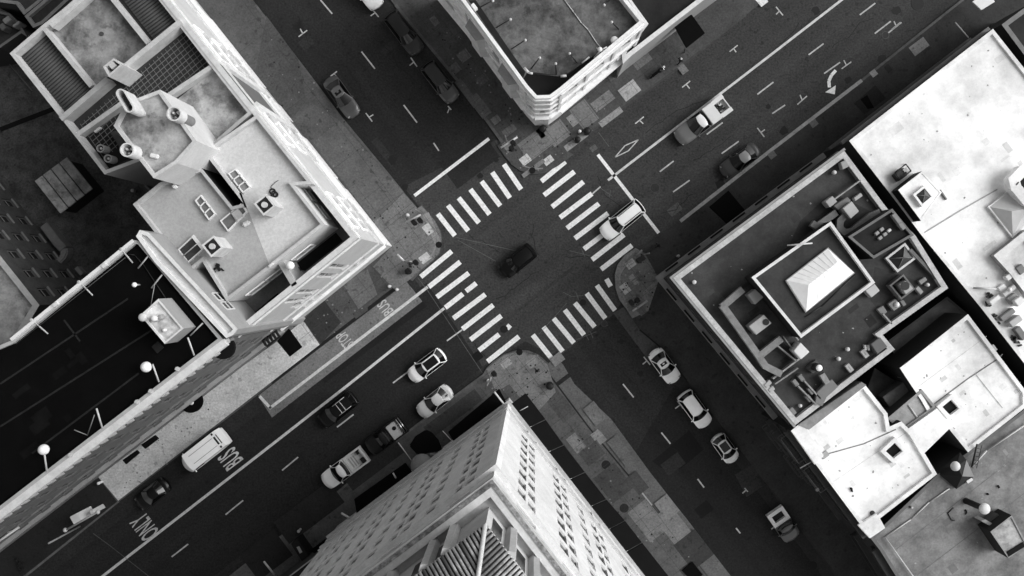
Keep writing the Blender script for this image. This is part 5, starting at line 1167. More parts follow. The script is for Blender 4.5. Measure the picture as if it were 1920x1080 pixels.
# half round canopy and street level awnings
def halfround(label, x, y, r, z, ang, v=9, dot=False):
    c = P(x, y, z); m = MB(); pts = [(c.x + r * math.cos(a), c.y + r * math.sin(a)) for a in [ang + math.pi * (i / 14 - .5) for i in range(15)]]; m.prism(pts, z - .5, z); o = tag(m.build('canopy', mat('black_fabric', v, .95, var=.15, scale=1, grain=.1, spec=.1), None, .04), label, 'canopy'); 
    if dot: m = MB(); m.dome((c.x + .12, c.y - .12), .22, z, .2); tag(m.build('canopy_lamp', plain('lamp', 210)), 'white lamp on the half round canopy over the pale pavement', 'lamp')
    return o
halfround('half round black canopy over the pale pavement', 357, 753, 1.15, 3.2, math.radians(-52), dot=True)
awning('black awning over the doorway on the pale pavement, left building', [(519, 640), (541, 616), (566, 651), (543, 669)], 3.2, 7)
awning('upper of two dark awnings on the pale pavement', [(264, 834), (290, 816), (297, 823), (272, 842)], 3.0, 15, 'pair of dark awnings')
awning('lower of two dark awnings on the pale pavement', [(229, 863), (256, 844), (261, 850), (236, 871)], 3.0, 15, 'pair of dark awnings')
t = thing('balcony', 'dark iron balcony beside the black doorway awning', 'balcony', P(500, 640, 5)); m = MB()
for k in range(5): m.bar(P(492 + k * 6, 637 - k * 4.5, 6.0 + .2 * (k % 2)), P(499 + k * 6, 648 - k * 4.5, 6.0 + .2 * (k % 2)), .18, .3)
m.bar(P(492, 637, 5.8), P(518, 618, 5.8), .3, .2); m.bar(P(500, 650, 5.8), P(526, 630, 5.8), .2, .2); m.build('railing', plain('iron', 26, .6), t)

# ---- black roofed building with globe lamps
ZB = 20.6
bk_px = [(418, 636), (-300, 1187), (-900, 1187), (-600, 900), (22, 638), (252, 450), (262, 452)]
bk, bkp, bki = block('hotel_building', 'long building with a black flat roof, white rails and globe lamps', 'building', bk_px, 0, ZB - .35, .35, .28, WALL(80), mat('roofing', 6, .95, spec=.1, var=.3, scale=.5, grain=.2), CAP(165), skip=range(20))
e = find_edge(bkp, (418, 636), (-300, 1187), ZB); fc = [0]
m = MB()
for i in range(len(bkp)):
    a, b = bkp[i], bkp[(i + 1) % len(bkp)]; L = (Vector(b) - Vector(a)).length
    if i == e:
        ops = []; k = int(L / 2.6); A = Vector(a); flip = (A - Vector(P2((418, 636), ZB))).length < 1
        for j in range(k):
            u = (j + .5) * L / k; vis = u if flip else L - u
            if vis > 33: continue
            for z in (5.0, 8.4, 11.8, 15.2): ops.append((u - .42, u + .42, z, z + 1.8))
        ops.sort(key=lambda o: o[0] if flip else -o[0])
        facade(bk, a, b, 0, ZB, ops, mat('wall', 112, .9, var=.14, scale=.6, grain=.12), GLASS, .12, WALL(90), fc, .16)
        for z, hh, pr, v in ((ZB - .45, .45, .6, 205), (ZB - 1.3, .5, .4, 185), (ZB - 2.4, .25, .2, 140), (4.0, .4, .4, 150), (.2, .6, .1, 110), (7.6, .2, .15, 120)): band(bk, a, b, z, hh, pr, CAP(v), 'cornice')
        u = .9
        d = (Vector(b) - A).normalized(); n = Vector((d.y, -d.x))
        mm = MB()
        while u < L - 1: mm.prism([tuple(A + d * (u + x) + n * y) for x, y in ((0, .41), (.35, .41), (.35, .66), (0, .66))], ZB - 1.25, ZB - .46); u += .9 + .25 * math.sin(u * 7)
        mm.build('dentil_course', CAP(175), bk)
    else: m.quad((*a, 0), (*b, 0), (*b, ZB), (*a, ZB))
m.build('wall', WALL(70), bk)
halfround('dark rounded hood high on the front of the black roofed building', 417, 652, .95, ZB - 1, math.radians(-52), 20)
zk = ZB - .35
t = thing('roof_rail', 'long white rail along the rear edge of the black roof', 'rail', P(136, 545, zk)); m = MB(); m.bar(P(21, 637, ZB + .08), P(250, 451, ZB + .08), .26, .16); m.build('rail', plain('rail', 215, .5), t)
for i, (x, y, x2, y2) in enumerate(((228, 468, 249, 493), (149, 529, 174, 554), (60, 600, 90, 626))): m = MB(); m.tube(P(x, y, ZB + .05), P(x2, y2, zk + .1), .06); m.dome(P(x, y, ZB), .16, ZB + .1, .1); m.build('brace', plain('rail', 170, .5), t)
for x, y in ((195, 498), (103, 571)): m = MB(); m.prism(px(R(x, y, 9, 6), ZB + .3), ZB - .3, ZB + .3); m.build('bracket', plain('rail', 205, .5), t)
cable('thin wire parallel to the white rail over the black roof', [(235, 483), (30, 645)], zk + .5, .025, plain('wire', 70)); cable('curved dark cable over the corner of the black roof', [(240, 477), (252, 478), (270, 498), (318, 570)], zk + .1, .03, plain('wire', 40))
for x, y, x2, y2, l in ((278, 480, 259, 503, 'upper white pole leaning from the moulded wall'), (304, 515, 284, 540, 'second white pole leaning from the moulded wall'), (380, 606, 357, 629, 'lower white pole leaning from the moulded wall'), (290, 533, 283, 572, 'thin guy wire to the white plant hut')):
    pole(l, [(x, y, ZB), (x2, y2, zk + .2)], .06 if 'pole' in l else .025, plain('pole', 165))
hut, a1, a2 = block('plant_hut', 'small pale plant hut with pipes standing on the black roof', 'plant hut', [(263, 591), (297, 560), (344, 616), (309, 645)], zk, zk + 2.3, .2, .15, WALL(150), mat('stained', 205, .9, var=.2, scale=1.5, grain=.1), CAP(210))
for x, y, r, h_, v in ((288, 597, .22, .8, 225), (300, 595, .2, .5, 150), (307, 619, .12, .3, 220), (267, 595, .32, .5, 200)): m = MB(); c = P(x, y, zk + 2.3 + h_); m.cyl((c.x, c.y), r, zk + 2.2, zk + 2.3 + h_, 14); m.dome((c.x, c.y), r, zk + 2.3 + h_, r * .5); m.build('vent', plain('vent', v), hut)
solid('roof_mat', 'faint square pad below the plant hut on the black roof', 'pad', R(295, 651, 16, 16, -42), zk + .1, zk, ROOF(26), 0)
globe('small white globe lamp alone on the black roof', 252, 534, zk + 1.2, .2, 262, 534, zk); globe('white globe lamp right of the roof poles, upper black roof', 274, 688, ZB + .6, .43, 282, 690, zk + .3); globe('white globe lamp on a leaning arm, lower left black roof', 82, 843, ZB + .6, .43, 88, 884, ZB)
for pts, l in (([(286, 683, zk + 1), (298, 716, ZB)], 'white arm beside the upper globe lamp on the parapet'), ([(181, 766, zk + 1), (192, 803, ZB)], 'white arm on the parapet between the two globe lamps'), ([(352, 633, zk + 1), (364, 666, ZB)], 'white arm on the parapet beside the moulded wall')): pole(l, pts, .07)
t = thing('antenna', 'bent thin antenna on the black roof near the parapet', 'antenna', P(164, 816, zk)); m = MB()
for a, b in (((139, 806, zk + .6), (164, 816, zk)), ((164, 816, zk), (177, 778, zk + 1.2))): m.tube(P(*a), P(*b), .04)
m.build('mast', plain('mast', 120), t)
for x, y, l in ((281, 734, 'first white knob on the black roof parapet below the upper globe'), (331, 692, 'white knob on the parapet above the half round hood'), (255, 754, 'second white knob along the black roof parapet'), (130, 854, 'knob on the parapet right of the lower globe lamp')): solid('parapet_knob', l, 'knob', R(x, y, 7, 6, 30), ZB + .4, ZB, plain('knob', 190), .03)
# faint seams of the felt on the black roof
m = MB()
for a, b in (((0, 720), (240, 560)), ((0, 800), (330, 590)), ((60, 850), (260, 700)), ((120, 600), (150, 640))): m.ribbon([P2(a, zk + .02), P2(b, zk + .02)], .16, zk + .02)
m.build('felt_seam', mat('roofing', 28, .95, var=.4, scale=1.0, grain=.2), bk)
rb2 = random.Random(9)
for k in range(16):
    x, y = rb2.uniform(0, 330), rb2.uniform(560, 860)
    if y < 1000 - (x + 52) * .775 - 45 and y > 660 - x * .8: rsheet(bk, R(x, y, rb2.uniform(10, 40), rb2.uniform(8, 24)), zk + .006 + .001 * k, mat('roofing', rb2.choice((16, 22, 12)), .95, spec=.1, var=.3, scale=.5, grain=.2), 'felt_patch')

# ---- yard at the back: brick building, shed, ducts
ob_px = [(-150, 295), (0, 478), (73, 571), (70, 572), (-20, 720), (-300, 640)]
old, olp, oli = block('brick_building', 'old dark brick building with pale window sills at the left edge', 'building', [(-160, 277), (74, 572), (-40, 760), (-400, 560)], 0, 10.2, .6, .55, WALL(52), mat('stained', 150, .95, var=.35, scale=.8, grain=.15), CAP(175), skip=range(8))
e = find_edge(olp, (-160, 277), (74, 572), 10.8); m = MB()
for i in range(4):
    a, b = olp[i], olp[(i + 1) % 4]
    if i == e:
        L = (Vector(b) - Vector(a)).length; ops = []; base = (Vector(a) - Vector(P2((74, 572), 10.8))).length < 1
        for j in range(7):
            u = 1.5 + j * 2.3; u = u if base else L - u
            for z in (1.2, 4.3, 7.4): ops.append((u - .5, u + .5, z, z + 1.7))
        facade(old, a, b, 0, 10.8, ops, mat('wall', 78, .9, var=.25, scale=1, grain=.2), mat('window_pane', 40, .2, var=.3, scale=1, grain=0), .25, WALL(125), None, .14)
    else: m.quad((*a, 0), (*b, 0), (*b, 10.8), (*a, 10.8))
m.build('wall', WALL(50), old)
t = thing('shed', 'flat shed with four long pale roof panels in the dark yard', 'shed', P(115, 350, KERB)); a, b, c, d = [P(*q, 3.2) for q in ((64, 340), (126, 294), (174, 353), (112, 401))]
for k in range(4):
    m = MB(); p0, p1, p2, p3 = a.lerp(b, k / 4 + .014), a.lerp(b, (k + 1) / 4 - .014), d.lerp(c, (k + 1) / 4 - .014), d.lerp(c, k / 4 + .014); m.prism([tuple(q[:2]) for q in (p0, p1, p2, p3)], 3.0, 3.2 + .004 * k); m.build('roof_panel', mat('stained', 168 - k * 9, .9, var=.25, scale=.8, grain=.15), t, .03)
m = MB(); m.prism([tuple(q[:2]) for q in inset([tuple(q[:2]) for q in (a, b, c, d)], .25)], KERB, 2.99); m.build('wall', WALL(36), t)
m = MB(); m.prism(px([(75, 426), (87, 416), (110, 446), (124, 462), (112, 472), (101, 461)], 1.6), KERB, 1.6); tag(m.build('duct', mat('casing', 112, .7, var=.2, scale=1, grain=.1), None, .05), 'long grey duct lying in the dark yard', 'duct')
m = MB(); m.prism(px([(112, 468), (124, 462), (127, 472), (122, 484), (105, 502), (96, 492), (112, 480)], 1.5), KERB, 1.5); tag(m.build('duct', mat('casing', 118, .7, var=.2, scale=1, grain=.1), None, .12), 'curved end of the grey duct in the yard', 'duct')
solid('yard_box', 'small pale box by the white rail in the yard', 'box', [(139, 504), (145, 499), (156, 512), (150, 517)], 1.0, KERB, plain('box', 130), .04)
solid('yard_unit', 'pale unit on the ground beside the brick building wall', 'unit', [(67, 450), (71, 447), (84, 461), (78, 466)], .8, KERB, plain('box', 90), .04)
solid('yard_unit', 'small square unit beside the brick building wall', 'unit', R(60, 443, 10, 8), .7, KERB, plain('box', 110), .04)
solid('yard_vent', 'white vent in the dark corner below the roof pit', 'vent', R(247, 357, 6, 6), .9, KERB, plain('vent', 170), .08)
solid('yard_vent', 'pale slanted vent against the pale building in the dark corner', 'vent', R(276, 352, 14, 4, 45), 2.0, KERB, plain('vent', 100), .04)
t = thing('wire_outline', 'thin wire frame on the ground by the brick building', 'frame', P(47, 426, .5)); m = MB(); fr = [(33, 421), (50, 409), (63, 427), (49, 437)]
for i in range(4): m.tube(P(*fr[i], .6), P(*fr[(i + 1) % 4], .6), .03)
m.tube(P(41, 428, .6), P(57, 418, .6), .03); m.build('frame', plain('frame', 66), t)
# structures at the far top left
for pts, h_, rt, l in (([(45, 28), (70, 8), (130, -45), (-40, -60), (-30, 0), (30, 8)], 7, 46, 'dark flat roof with pale edges at the top left corner'), ([(46, 30), (84, -2), (118, -30), (150, -20), (80, 45), (62, 52)], 8.5, 40, 'narrow dark roof between pale edges near the top left corner')):
    block('back_building', l, 'building', pts, 0, h_, .4, .3, WALL(70), ROOF(rt), CAP(105))
block('back_building', 'cluttered low roof with pale kerbs at the upper left edge', 'building', [(-40, 10), (18, 25), (34, 40), (52, 70), (40, 62), (0, 90), (-60, 100)], 0, 5, .4, .25, WALL(60), ROOF(44), CAP(100))
for x, y, w_, h_, v, l in ((12, 37, 14, 10, 110, 'pale plant box on the cluttered roof, upper left'), (4, 50, 10, 12, 80, 'second plant box on the cluttered roof, upper left'), (30, 45, 16, 5, 120, 'slim pale box on the cluttered roof, upper left')): solid('plant_box', l, 'plant', R(x, y, w_, h_), 6.2, 5, plain('box', v), .05)
pole('pale bent pipe on the ground at the far left edge', [(12, 75, .5), (32, 58, .5), (40, 58, .5)], .08, plain('pipe', 140), 'pipe', 'pipe')
pole('white pipe stub at the far left edge', [(-2, 83, .5), (4, 80, .5)], .1, plain('pipe', 170), 'pipe', 'pipe')
pole('thin pale pipe line left of the ribbed roof', [(0, 102, .5), (12, 113, .5), (60, 170, .5)], .06, plain('pipe', 90), 'pipe', 'pipe')
solid('yard_box', 'white box on the pale pipe line left of the ribbed roof', 'box', R(11, 112, 6, 5), .9, KERB, plain('box', 170), .03)
m = MB(); m.ribbon([P2((150, 185), .2), P2((0, 243), .2)], .5, KERB + .05); tag(m.build('yard_wall', ROOF(12)), kind='structure'); m.v and None
# ---- white roofs on the right
WR = mat('white_roof', 246, .85, var=.04, scale=.7, grain=.04)
WCAP = mat('white_roof', 242, .85, var=.05, scale=1.2, grain=.05)
ne, nep, nei = block('white_roof_building', 'large building with a bright white flat roof right of the upper street', 'building', [(1592, 264), (1862, 54), (2080, 330), (2120, 900), (1935, 700), (1840, 578), (1727, 440), (1668, 362)], 0, 8.2, .22, .35, WALL(58), WR, WCAP)
nw = 8.2
a, b = edge_of(nep, (1592, 264), (1862, 54), 8.42); 
A_, B_ = (b, a)
band(ne, b, a, 7.2, .35, .35, CAP(105), 'cornice', .3); band(ne, b, a, 3.8, .3, .3, CAP(90), 'cornice', .3)
for k in range(9):
    d = (a - b).normalized(); n = Vector((d.y, -d.x)); q = MB(); u = 1.0 + k * 1.9; q.quad(*[(*(b + d * (u + x) + n * .01), z) for x, z in ((0, 4.6), (1.1, 4.6), (1.1, 6.4), (0, 6.4))]); q.build('window', PANE, ne)
hb, hbp, hbi = block('roof_house', 'white raised box with a cross barred rooflight on the white roof', 'roof house', [(1684, 356), (1729, 321), (1766, 361), (1727, 414)], nw, nw + 1.7, .04, .15, WALL(45), WR, WCAP)
pyramid('square rooflight with crossed bars on the white raised box', [(1712, 365), (1734, 347), (1752, 369), (1729, 388)], nw + 1.7, .25, WCAP, mat('skylight_pane', 62, .25, var=.5, scale=1.6, grain=0, spec=.4))
t = thing('condenser', 'dark framed condenser unit on the white roof', 'condenser', P(1692, 325, nw)); m = MB(); m.prism(px(R(1690, 327, 22, 16), nw + .7), nw, nw + .7); m.build('casing', plain('casing', 55, .6), t, .05); m = MB()
fr = R(1693, 322, 26, 16)
for i in range(4): m.tube(P(*fr[i], nw + 1), P(*fr[(i + 1) % 4], nw + 1), .06); m.tube(P(*fr[i], nw), P(*fr[i], nw + 1), .05)
m.build('frame', DMETAL, t); m = MB(); m.prism(px(R(1698, 318, 8, 6), nw + .8), nw + .7, nw + .8); m.build('lid', plain('lid', 215), t)
t = thing('hip_skylight', 'pale grey hipped skylight on the white roof', 'skylight', P(1895, 405, nw)); o = [P(*q, nw + .3) for q in ((1856, 388), (1893, 360), (1950, 392), (1899, 443))]; r1, r2 = P(1897, 396, nw + 1.1), P(1925, 392, nw + 1.1); m = MB(); m.add(o + [r1, r2], [[0, 4, 3], [0, 1, 5, 4], [1, 2, 5], [3, 4, 5, 2]]); m.build('glazing', plain('glazing', 195, .5), t)
m = MB(); oo = ccw([tuple(q[:2]) for q in o]); ring(m, inset(oo, -.12), oo, nw, nw + .3); m.build('curb', WCAP, t)
m = MB(); cl = [(1935, 318), (1912, 322), (1897, 338), (1900, 352), (1920, 376), (1950, 400)]
for i, (p, q) in enumerate(zip(cl, cl[1:])): A, B = P(*p, nw + .9), P(*q, nw + .9); dd = (B - A).normalized(); m.bar(A - dd * .25, B + dd * .25, 1.0, .9 + .006 * (i % 2))
tag(m.build('duct', WCAP), 'thick white duct curving round the dark pit at the right edge', 'duct')
m = MB(); m.prism(px([(1908, 342), (1922, 330), (1950, 330), (1950, 372), (1925, 372)], nw + .3), nw, nw + .3); tag(m.build('roof_well', ROOF(30)), 'dark well inside the curve of the white duct', 'well')
solid('roof_curb', 'thin grey bar on the white roof beside the raised box', 'bar', R(1769, 365, 22, 3, 55), nw + .2, nw, plain('bar', 120), .02)
pt, ptp, pti = block('white_parapet_deck', 'raised deck edged with white slabs at the right edge of the photo', 'deck', [(1863, 479), (1925, 430), (1990, 520), (1930, 560), (1893, 512)], nw, nw + .5, .25, .7, WALL(150), mat('white_roof', 226, .9, var=.1, scale=1, grain=.06), WCAP)
rr = random.Random(11)
for k, (x, y, w_, h_, hh, v) in enumerate(((1898, 515, 26, 10, .7, 215), (1915, 505, 14, 16, .9, 120), (1893, 545, 28, 9, .6, 190), (1866, 562, 22, 8, .8, 225), (1900, 560, 18, 14, .5, 150), (1912, 565, 16, 14, 1.0, 230), (1890, 590, 30, 10, .5, 130), (1905, 602, 24, 12, .8, 180), (1915, 625, 12, 26, .6, 120), (1880, 540, 14, 12, .3, 235))):
    nm = ('long white', 'dark grey', 'pale slim', 'bright white', 'flat grey', 'tall white', 'low grey', 'pale broad', 'narrow grey', 'square white')[k]
    solid('plant_box', nm + ' plant box in the cluttered equipment area at the right edge', 'plant', R(x, y, w_, h_), nw + hh, nw, plain('box', v, .7), .04)
pole('bent white pipe with a knob beside the equipment area', [(1825, 540, nw + .3), (1868, 542, nw + .5)], .1, METAL, 'pipe', 'pipe', ball=.0001)
pole('short white pipe with a lamp by the equipment area', [(1875, 553, nw + .4), (1893, 543, nw + .7)], .1, METAL, 'pipe', 'pipe', ball=.2)
for x, y, l in ((1858, 560, 'upper'), (1865, 600, 'middle'), (1905, 640, 'lower')): 
    m = MB(); 
    for q in range(9): m.box((*P2((x + rr.uniform(-8, 8), y + rr.uniform(-10, 10)), nw + .1), nw + .1), (rr.uniform(.1, .5), rr.uniform(.08, .25), .2), rr.uniform(0, 3))
    tag(m.build('roof_debris', plain('debris', 60, .9)), l + ' scatter of dark debris on the white roof edge', 'debris')
rq = random.Random(31)
def roof_wear(root, outline, z, n, tones, seed, seams=(), smax=1.6):
    rq = random.Random(seed); xs = [p[0] for p in outline]; ys = [p[1] for p in outline]; m = MB(); k = 0
    while k < n:
        x, y = rq.uniform(min(xs), max(xs)), rq.uniform(min(ys), max(ys)); w_, h_ = rq.uniform(6, 18 * smax), rq.uniform(5, 13 * smax); r_ = R(x, y, w_, h_)
        if not all(inside(q, outline) for q in r_): k += .2; continue
        m = MB(); m.sheet(px(r_, z), z + .004 + .0006 * (int(k) % 9)); m.build('repair_patch', mat('white_roof', rq.choice(tones), .9, var=.1, scale=1, grain=.08), root); k += 1
    m = MB(); k = 0
    while k < n * 3:
        x, y = rq.uniform(min(xs), max(xs)), rq.uniform(min(ys), max(ys)); k += 1
        if not inside((x, y), outline): continue
        c = P(x, y, z); nn = 8; s_ = rq.uniform(.03, .13); m.sheet([(c.x + s_ * rq.uniform(.4, 1.3) * math.cos(a * math.tau / nn), c.y + s_ * rq.uniform(.4, 1.3) * math.sin(a * math.tau / nn)) for a in range(nn)], z + .012)
    m.build('dirt_spot', mat('stain', 150, .9, var=.4, scale=2, grain=.2), root)['kind'] = 'stuff'
    if seams:
        m = MB()
        for a, b in seams: m.ribbon([P2(a, z), P2(b, z)], .045, z + .014)
        m.build('membrane_seam', mat('white_roof', tones[0] - 16, .9, var=.3, scale=1, grain=.1), root)
NEO = [(1602, 270), (1858, 64), (1960, 200), (1960, 700), (1845, 575), (1735, 445)]
roof_wear(ne, NEO, nw, 20, (230, 238, 214), 5, [((1640, 470), (1640, 471))])
roof_wear(eb, [(1285, 520), (1578, 300), (1640, 385), (1600, 440), (1620, 560), (1690, 590), (1640, 625), (1600, 680), (1500, 770), (1480, 770), (1380, 650)], er, 22, (58, 66, 78, 50), 15, (), 1.6)
# lower white roofs at the bottom right
sw, swp, swi = block('white_shop_building', 'white roofed building with a square light well, beside the right street', 'building', [(1483, 808), (1502, 792), (1620, 719), (1664, 775), (1668, 800), (1690, 790), (1712, 812), (1733, 848), (1757, 889), (1650, 972), (1660, 990), (1632, 1009)], 0, 10.3, .3, .35, WALL(34), WR, WCAP)
se, sep, sei = block('white_annex', 'white roofed annex with a square light well at the lower right', 'building', [(1687, 690), (1703, 678), (1815, 589), (1925, 735), (1925, 762), (1815, 848), (1776, 800), (1760, 810), (1738, 770), (1728, 752)], 0, 9.6, .25, .35, WALL(60), WR, WCAP)
lk, lkp, lki = block('link_building', 'grey flat link between the two white roofs', 'building', [(1664, 784), (1728, 730), (1756, 764), (1690, 812)], 0, 9.7, .2, .25, WALL(70), mat('roofing', 172, .95, var=.1, scale=.8, grain=.12), CAP(150))
cable('pale seam across the grey link roof', [(1702, 758), (1722, 786)], 9.75, .08, plain('seam', 190), 'seam', 'seam')
b2 = MB(); b2.prism(px([(1690, 813), (1757, 766), (1784, 800), (1731, 852)], 10.15), 0, 10.15); o = thing('white_bridge', 'white strip of roof joining the two white roofs', 'roof', P(1745, 803, 0)); b2.build('roof', WR, o)
def well(label, pts, z):
    t = thing('light_well', label, 'light well', P(sum(p[0] for p in pts) / 4, sum(p[1] for p in pts) / 4, z)); o = ccw(px(pts, z + .45)); m = MB(); ring(m, inset(o, -.35), o, z, z + .45); m.build('curb', WCAP, t); m = MB(); m.sheet(o, z + .06); m.build('opening', mat('dark_glass', 9, .3, var=0, grain=0, spec=.2), t)  # no real hole: a flat near-black sheet paints the shade inside the well
well('square dark light well on the roof nearest the street', [(1661, 846), (1678, 830), (1693, 846), (1676, 860)], 10.3); well('square dark light well on the white annex', [(1767, 763), (1784, 749), (1799, 766), (1782, 779)], 9.6)
for x, y, r, z, v, l in ((1636, 962, 5, 10.35, 50, 'dark round drain at the bottom corner of the street side white roof'), (1532, 918, 4, 10.35, 70, 'small dark vent mark on the street side white roof'), (1545, 855, 5, 10.35, 0, None)):
    if l: m = MB(); c = P(x, y, z); m.cyl((c.x, c.y), r / 18 * .85, z - .04, z + .12, 12, r2=r / 26); tag(m.build('roof_drain', plain('drain', v, .8)), l, 'drain')
def seam(root, pts, z, w_, v): m = MB(); m.ribbon([P2(p, z) for p in pts], w_, z); m.build('roof_seam', mat('white_roof', v, .9, var=.2, scale=1, grain=.1), root)
seam(sw, [(1500, 878), (1545, 853), (1620, 832), (1680, 805)], 10.33, .10, 120); seam(se, [(1752, 757), (1815, 710), (1868, 675), (1880, 664)], 9.63, .10, 120); seam(ne, [(1727, 440), (1800, 395), (1870, 355)], 8.23, .12, 165); seam(se, [(1828, 700), (1880, 765)], 9.634, .06, 190)
solid('roof_patch_box', 'grey square patch on the white annex near the right edge', 'patch', R(1862, 654, 12, 13), 9.72, 9.6, plain('patch', 160), .02)
solid('roof_patch_box', 'grey square patch on the street side white roof', 'patch', R(1547, 853, 14, 11), 10.42, 10.3, plain('patch', 165), .02)
solid('raised_slab', '', '', [(1484, 809), (1503, 794), (1518, 812), (1545, 855), (1528, 872)], 10.62, 10.35, WCAP, .05, parent=sw)
solid('raised_slab', '', '', [(1608, 985), (1643, 962), (1656, 990), (1631, 1010)], 10.62, 10.35, WCAP, .05, parent=sw)
tangle('small dark scrap on the street side white roof', 1598, 917, 6, 4, 9, 10.3)
roof_wear(sw, [(1490, 812), (1618, 726), (1660, 790), (1750, 886), (1655, 965), (1632, 1000)], 10.3, 14, (228, 236, 210), 8, [((1560, 905), (1700, 810))], 1.0)
roof_wear(se, [(1694, 692), (1812, 598), (1915, 735), (1815, 840), (1778, 796)], 9.6, 14, (228, 236, 210), 9, [((1715, 730), (1850, 630))], 1.0)
# grey strip between the dark roof block and the white roof
solid('lean_to', 'grey ledge roof between the dark block and the white roof', 'roof', [(1496, 797), (1615, 716), (1625, 722), (1517, 806)], 10.66, 8, mat('roofing', 128, .95, var=.2, scale=1, grain=.12), .03)
# yard clutter between the buildings
for pts, h_, v, l in (([(1640, 690), (1690, 720), (1672, 770), (1622, 740)], 6.8, 74, 'dark low roof in the gap between white roofs'), ([(1655, 745), (1700, 712), (1722, 735), (1676, 775)], 8.2, 120, 'grey low roof beside the link building')): solid('low_roof', l, 'roof', pts, h_, 0, ROOF(v), .04)
for x, y, l in ((1689, 693, 'first'), (1694, 707, 'second'), (1703, 715, 'third'), (1711, 724, 'fourth')): solid('wall_bracket', l + ' pale bracket along the annex wall from the top', 'bracket', R(x, y, 9, 5), 8.5, 7.6, plain('bracket', 150), .03)
# grey roof at the bottom right
gr, grp, gri = block('grey_roof_building', 'wide building with a plain grey roof at the bottom right', 'building', [(1632, 1009), (1757, 890), (1815, 848), (1925, 764), (2150, 800), (2150, 1300), (1760, 1210), (1650, 1032)], 0, 9.0, .25, .3, WALL(44), mat('roofing', 132, .95, var=.14, scale=.6, grain=.16), CAP(105))
cable('long white pipe crossing the grey roof', [(1658, 1008), (1708, 974), (1742, 942), (1780, 916)], 9.1, .06, METAL, 'pipe', 'pipe'); cable('pale pipe along the bottom edge of the grey roof', [(1661, 1009), (1713, 1082)], 9.3, .06, METAL, 'pipe', 'pipe'); cable('pale pipe pair beside the ladder on the grey roof', [(1822, 876), (1850, 845), (1925, 795)], 9.2, .07, METAL, 'pipe', 'pipe')
t = thing('mushroom_vent', 'white dome on a dark stack on the grey roof', 'vent', P(1808, 938, 9)); m = MB(); c = P(1811, 939, 9); tz = 11.3; tpp = P(1846, 954, tz); m.tube(c, (c.x, c.y, 9.2), .3, 14); m.tube((c.x, c.y, 9.1), (tpp.x, tpp.y, tz), .28, 14); m.build('stack', plain('stack', 38, .7), t); m = MB(); m.dome(tpp, .52, tz, .3); m.dome(tpp, .52, tz, -.2); m.build('cap', plain('vent', 215, .5), t)
ht2, q1, q2 = block('stair_hut', 'pale stair hut with a black slot on the grey roof', 'roof hut', [(1857, 997), (1897, 966), (1926, 1022), (1891, 1047)], 9, 11.2, .1, .12, WALL(40), mat('stained', 165, .9, var=.3, scale=1.4, grain=.12), CAP(150))
solid('hut_slot', 'black slot along the lower edge of the stair hut', 'slot', [(1888, 1036), (1918, 1017), (1922, 1025), (1891, 1044)], 11.33, 11.2, plain('slot', 6, .9), 0)
solid('hut_hatch', 'pale tilted lid beside the stair hut', 'lid', [(1839, 977), (1848, 974), (1867, 985), (1858, 987)], 10.4, 9.0, plain('lid', 170), .03)
solid('hut_hatch', 'grey flat box behind the stair hut', 'box', [(1852, 977), (1870, 963), (1890, 977), (1870, 985)], 10.0, 9.0, plain('lid', 80), .03)
t = thing('wire_loop', 'dark looped cable square on the grey roof', 'cable', P(1788, 963, 9)); m = MB(); lp = [(1788, 952), (1777, 962), (1784, 975), (1790, 976)]
for p, q in zip(lp, lp[1:]): m.tube(P(*p, 9.05), P(*q, 9.05), .05)
m.build('loop', plain('cable', 45), t)
for x, y, s_, l in ((1872, 912, 3, 'right'), (1812, 963, 4, 'middle'), (1707, 952, 3, 'left'), (1853, 927, 2, 'small')): tangle(l + ' scrap of dark cable on the grey roof', x, y, 5, s_, int(x), 9.0)
solid('white_stub', 'white knob beside the left cable scrap on the grey roof', 'knob', R(1711, 952, 4, 4), 9.3, 9, plain('knob', 200), .04)
roof_wear(gr, [(1665, 1000), (1815, 860), (1920, 780), (1920, 950), (1850, 960), (1820, 1078), (1720, 1078)], 9.0, 12, (126, 142, 112), 12, [((1680, 1030), (1900, 860)), ((1720, 1078), (1920, 925))], 1.3)
# dark yard with a twisted tarpaulin and ladder
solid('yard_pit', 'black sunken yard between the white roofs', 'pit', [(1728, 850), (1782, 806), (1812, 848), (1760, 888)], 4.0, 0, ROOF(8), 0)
t = thing('tarpaulin', 'crumpled dark tarpaulin with a pale fold at the roof gap', 'tarpaulin', P(1800, 890, 9)); zc = 10.2
pts = [P(1765, 878, 9.3), P(1800, 848, 9.6), P(1812, 862, zc), P(1826, 894, 9.3), P(1793, 917, 9.2), P(1762, 890, 9.3)]; cc = P(1804, 893, 10.8); pk = P(1795, 874, 10.5)
m = MB(); m.add([*pts, cc, pk], [[0, 1, 7], [1, 2, 7], [7, 2, 6], [3, 4, 6], [4, 5, 6], [5, 0, 7], [5, 7, 6]]); m.build('sheet', plain('tarpaulin', 36, .7), t)
m = MB(); m.add([pts[2] + Vector((0, 0, .03)), pts[3] + Vector((0, 0, .03)), cc + Vector((0, 0, .03))], [[0, 1, 2]]); m.build('pale_fold', plain('tarpaulin', 115, .7), t)
m = MB(); m.dome(P(1791, 874, 10.5), .45, 10.5, .4); m.build('bundle', plain('bundle', 205, .7), t); m = MB(); m.prism(px([(1812, 902), (1822, 896), (1825, 900), (1815, 907)], 9.6), 9.3, 9.6); m.build('board', plain('board', 215), t)
t = thing('ladder', 'dark ladder leaning between the annex and the grey roof', 'ladder', P(1822, 875, 9)); m = MB(); A0, A1 = P(1822, 876, 9.2), P(1832, 833, 10.2); of = P(1831, 878, 9.2) - A0; m.tube(A0, A1, .08); m.tube(A0 + of, A1 + of, .03)
for k in range(1, 6): q = A0.lerp(A1, k / 6); m.tube(q, q + of, .03)
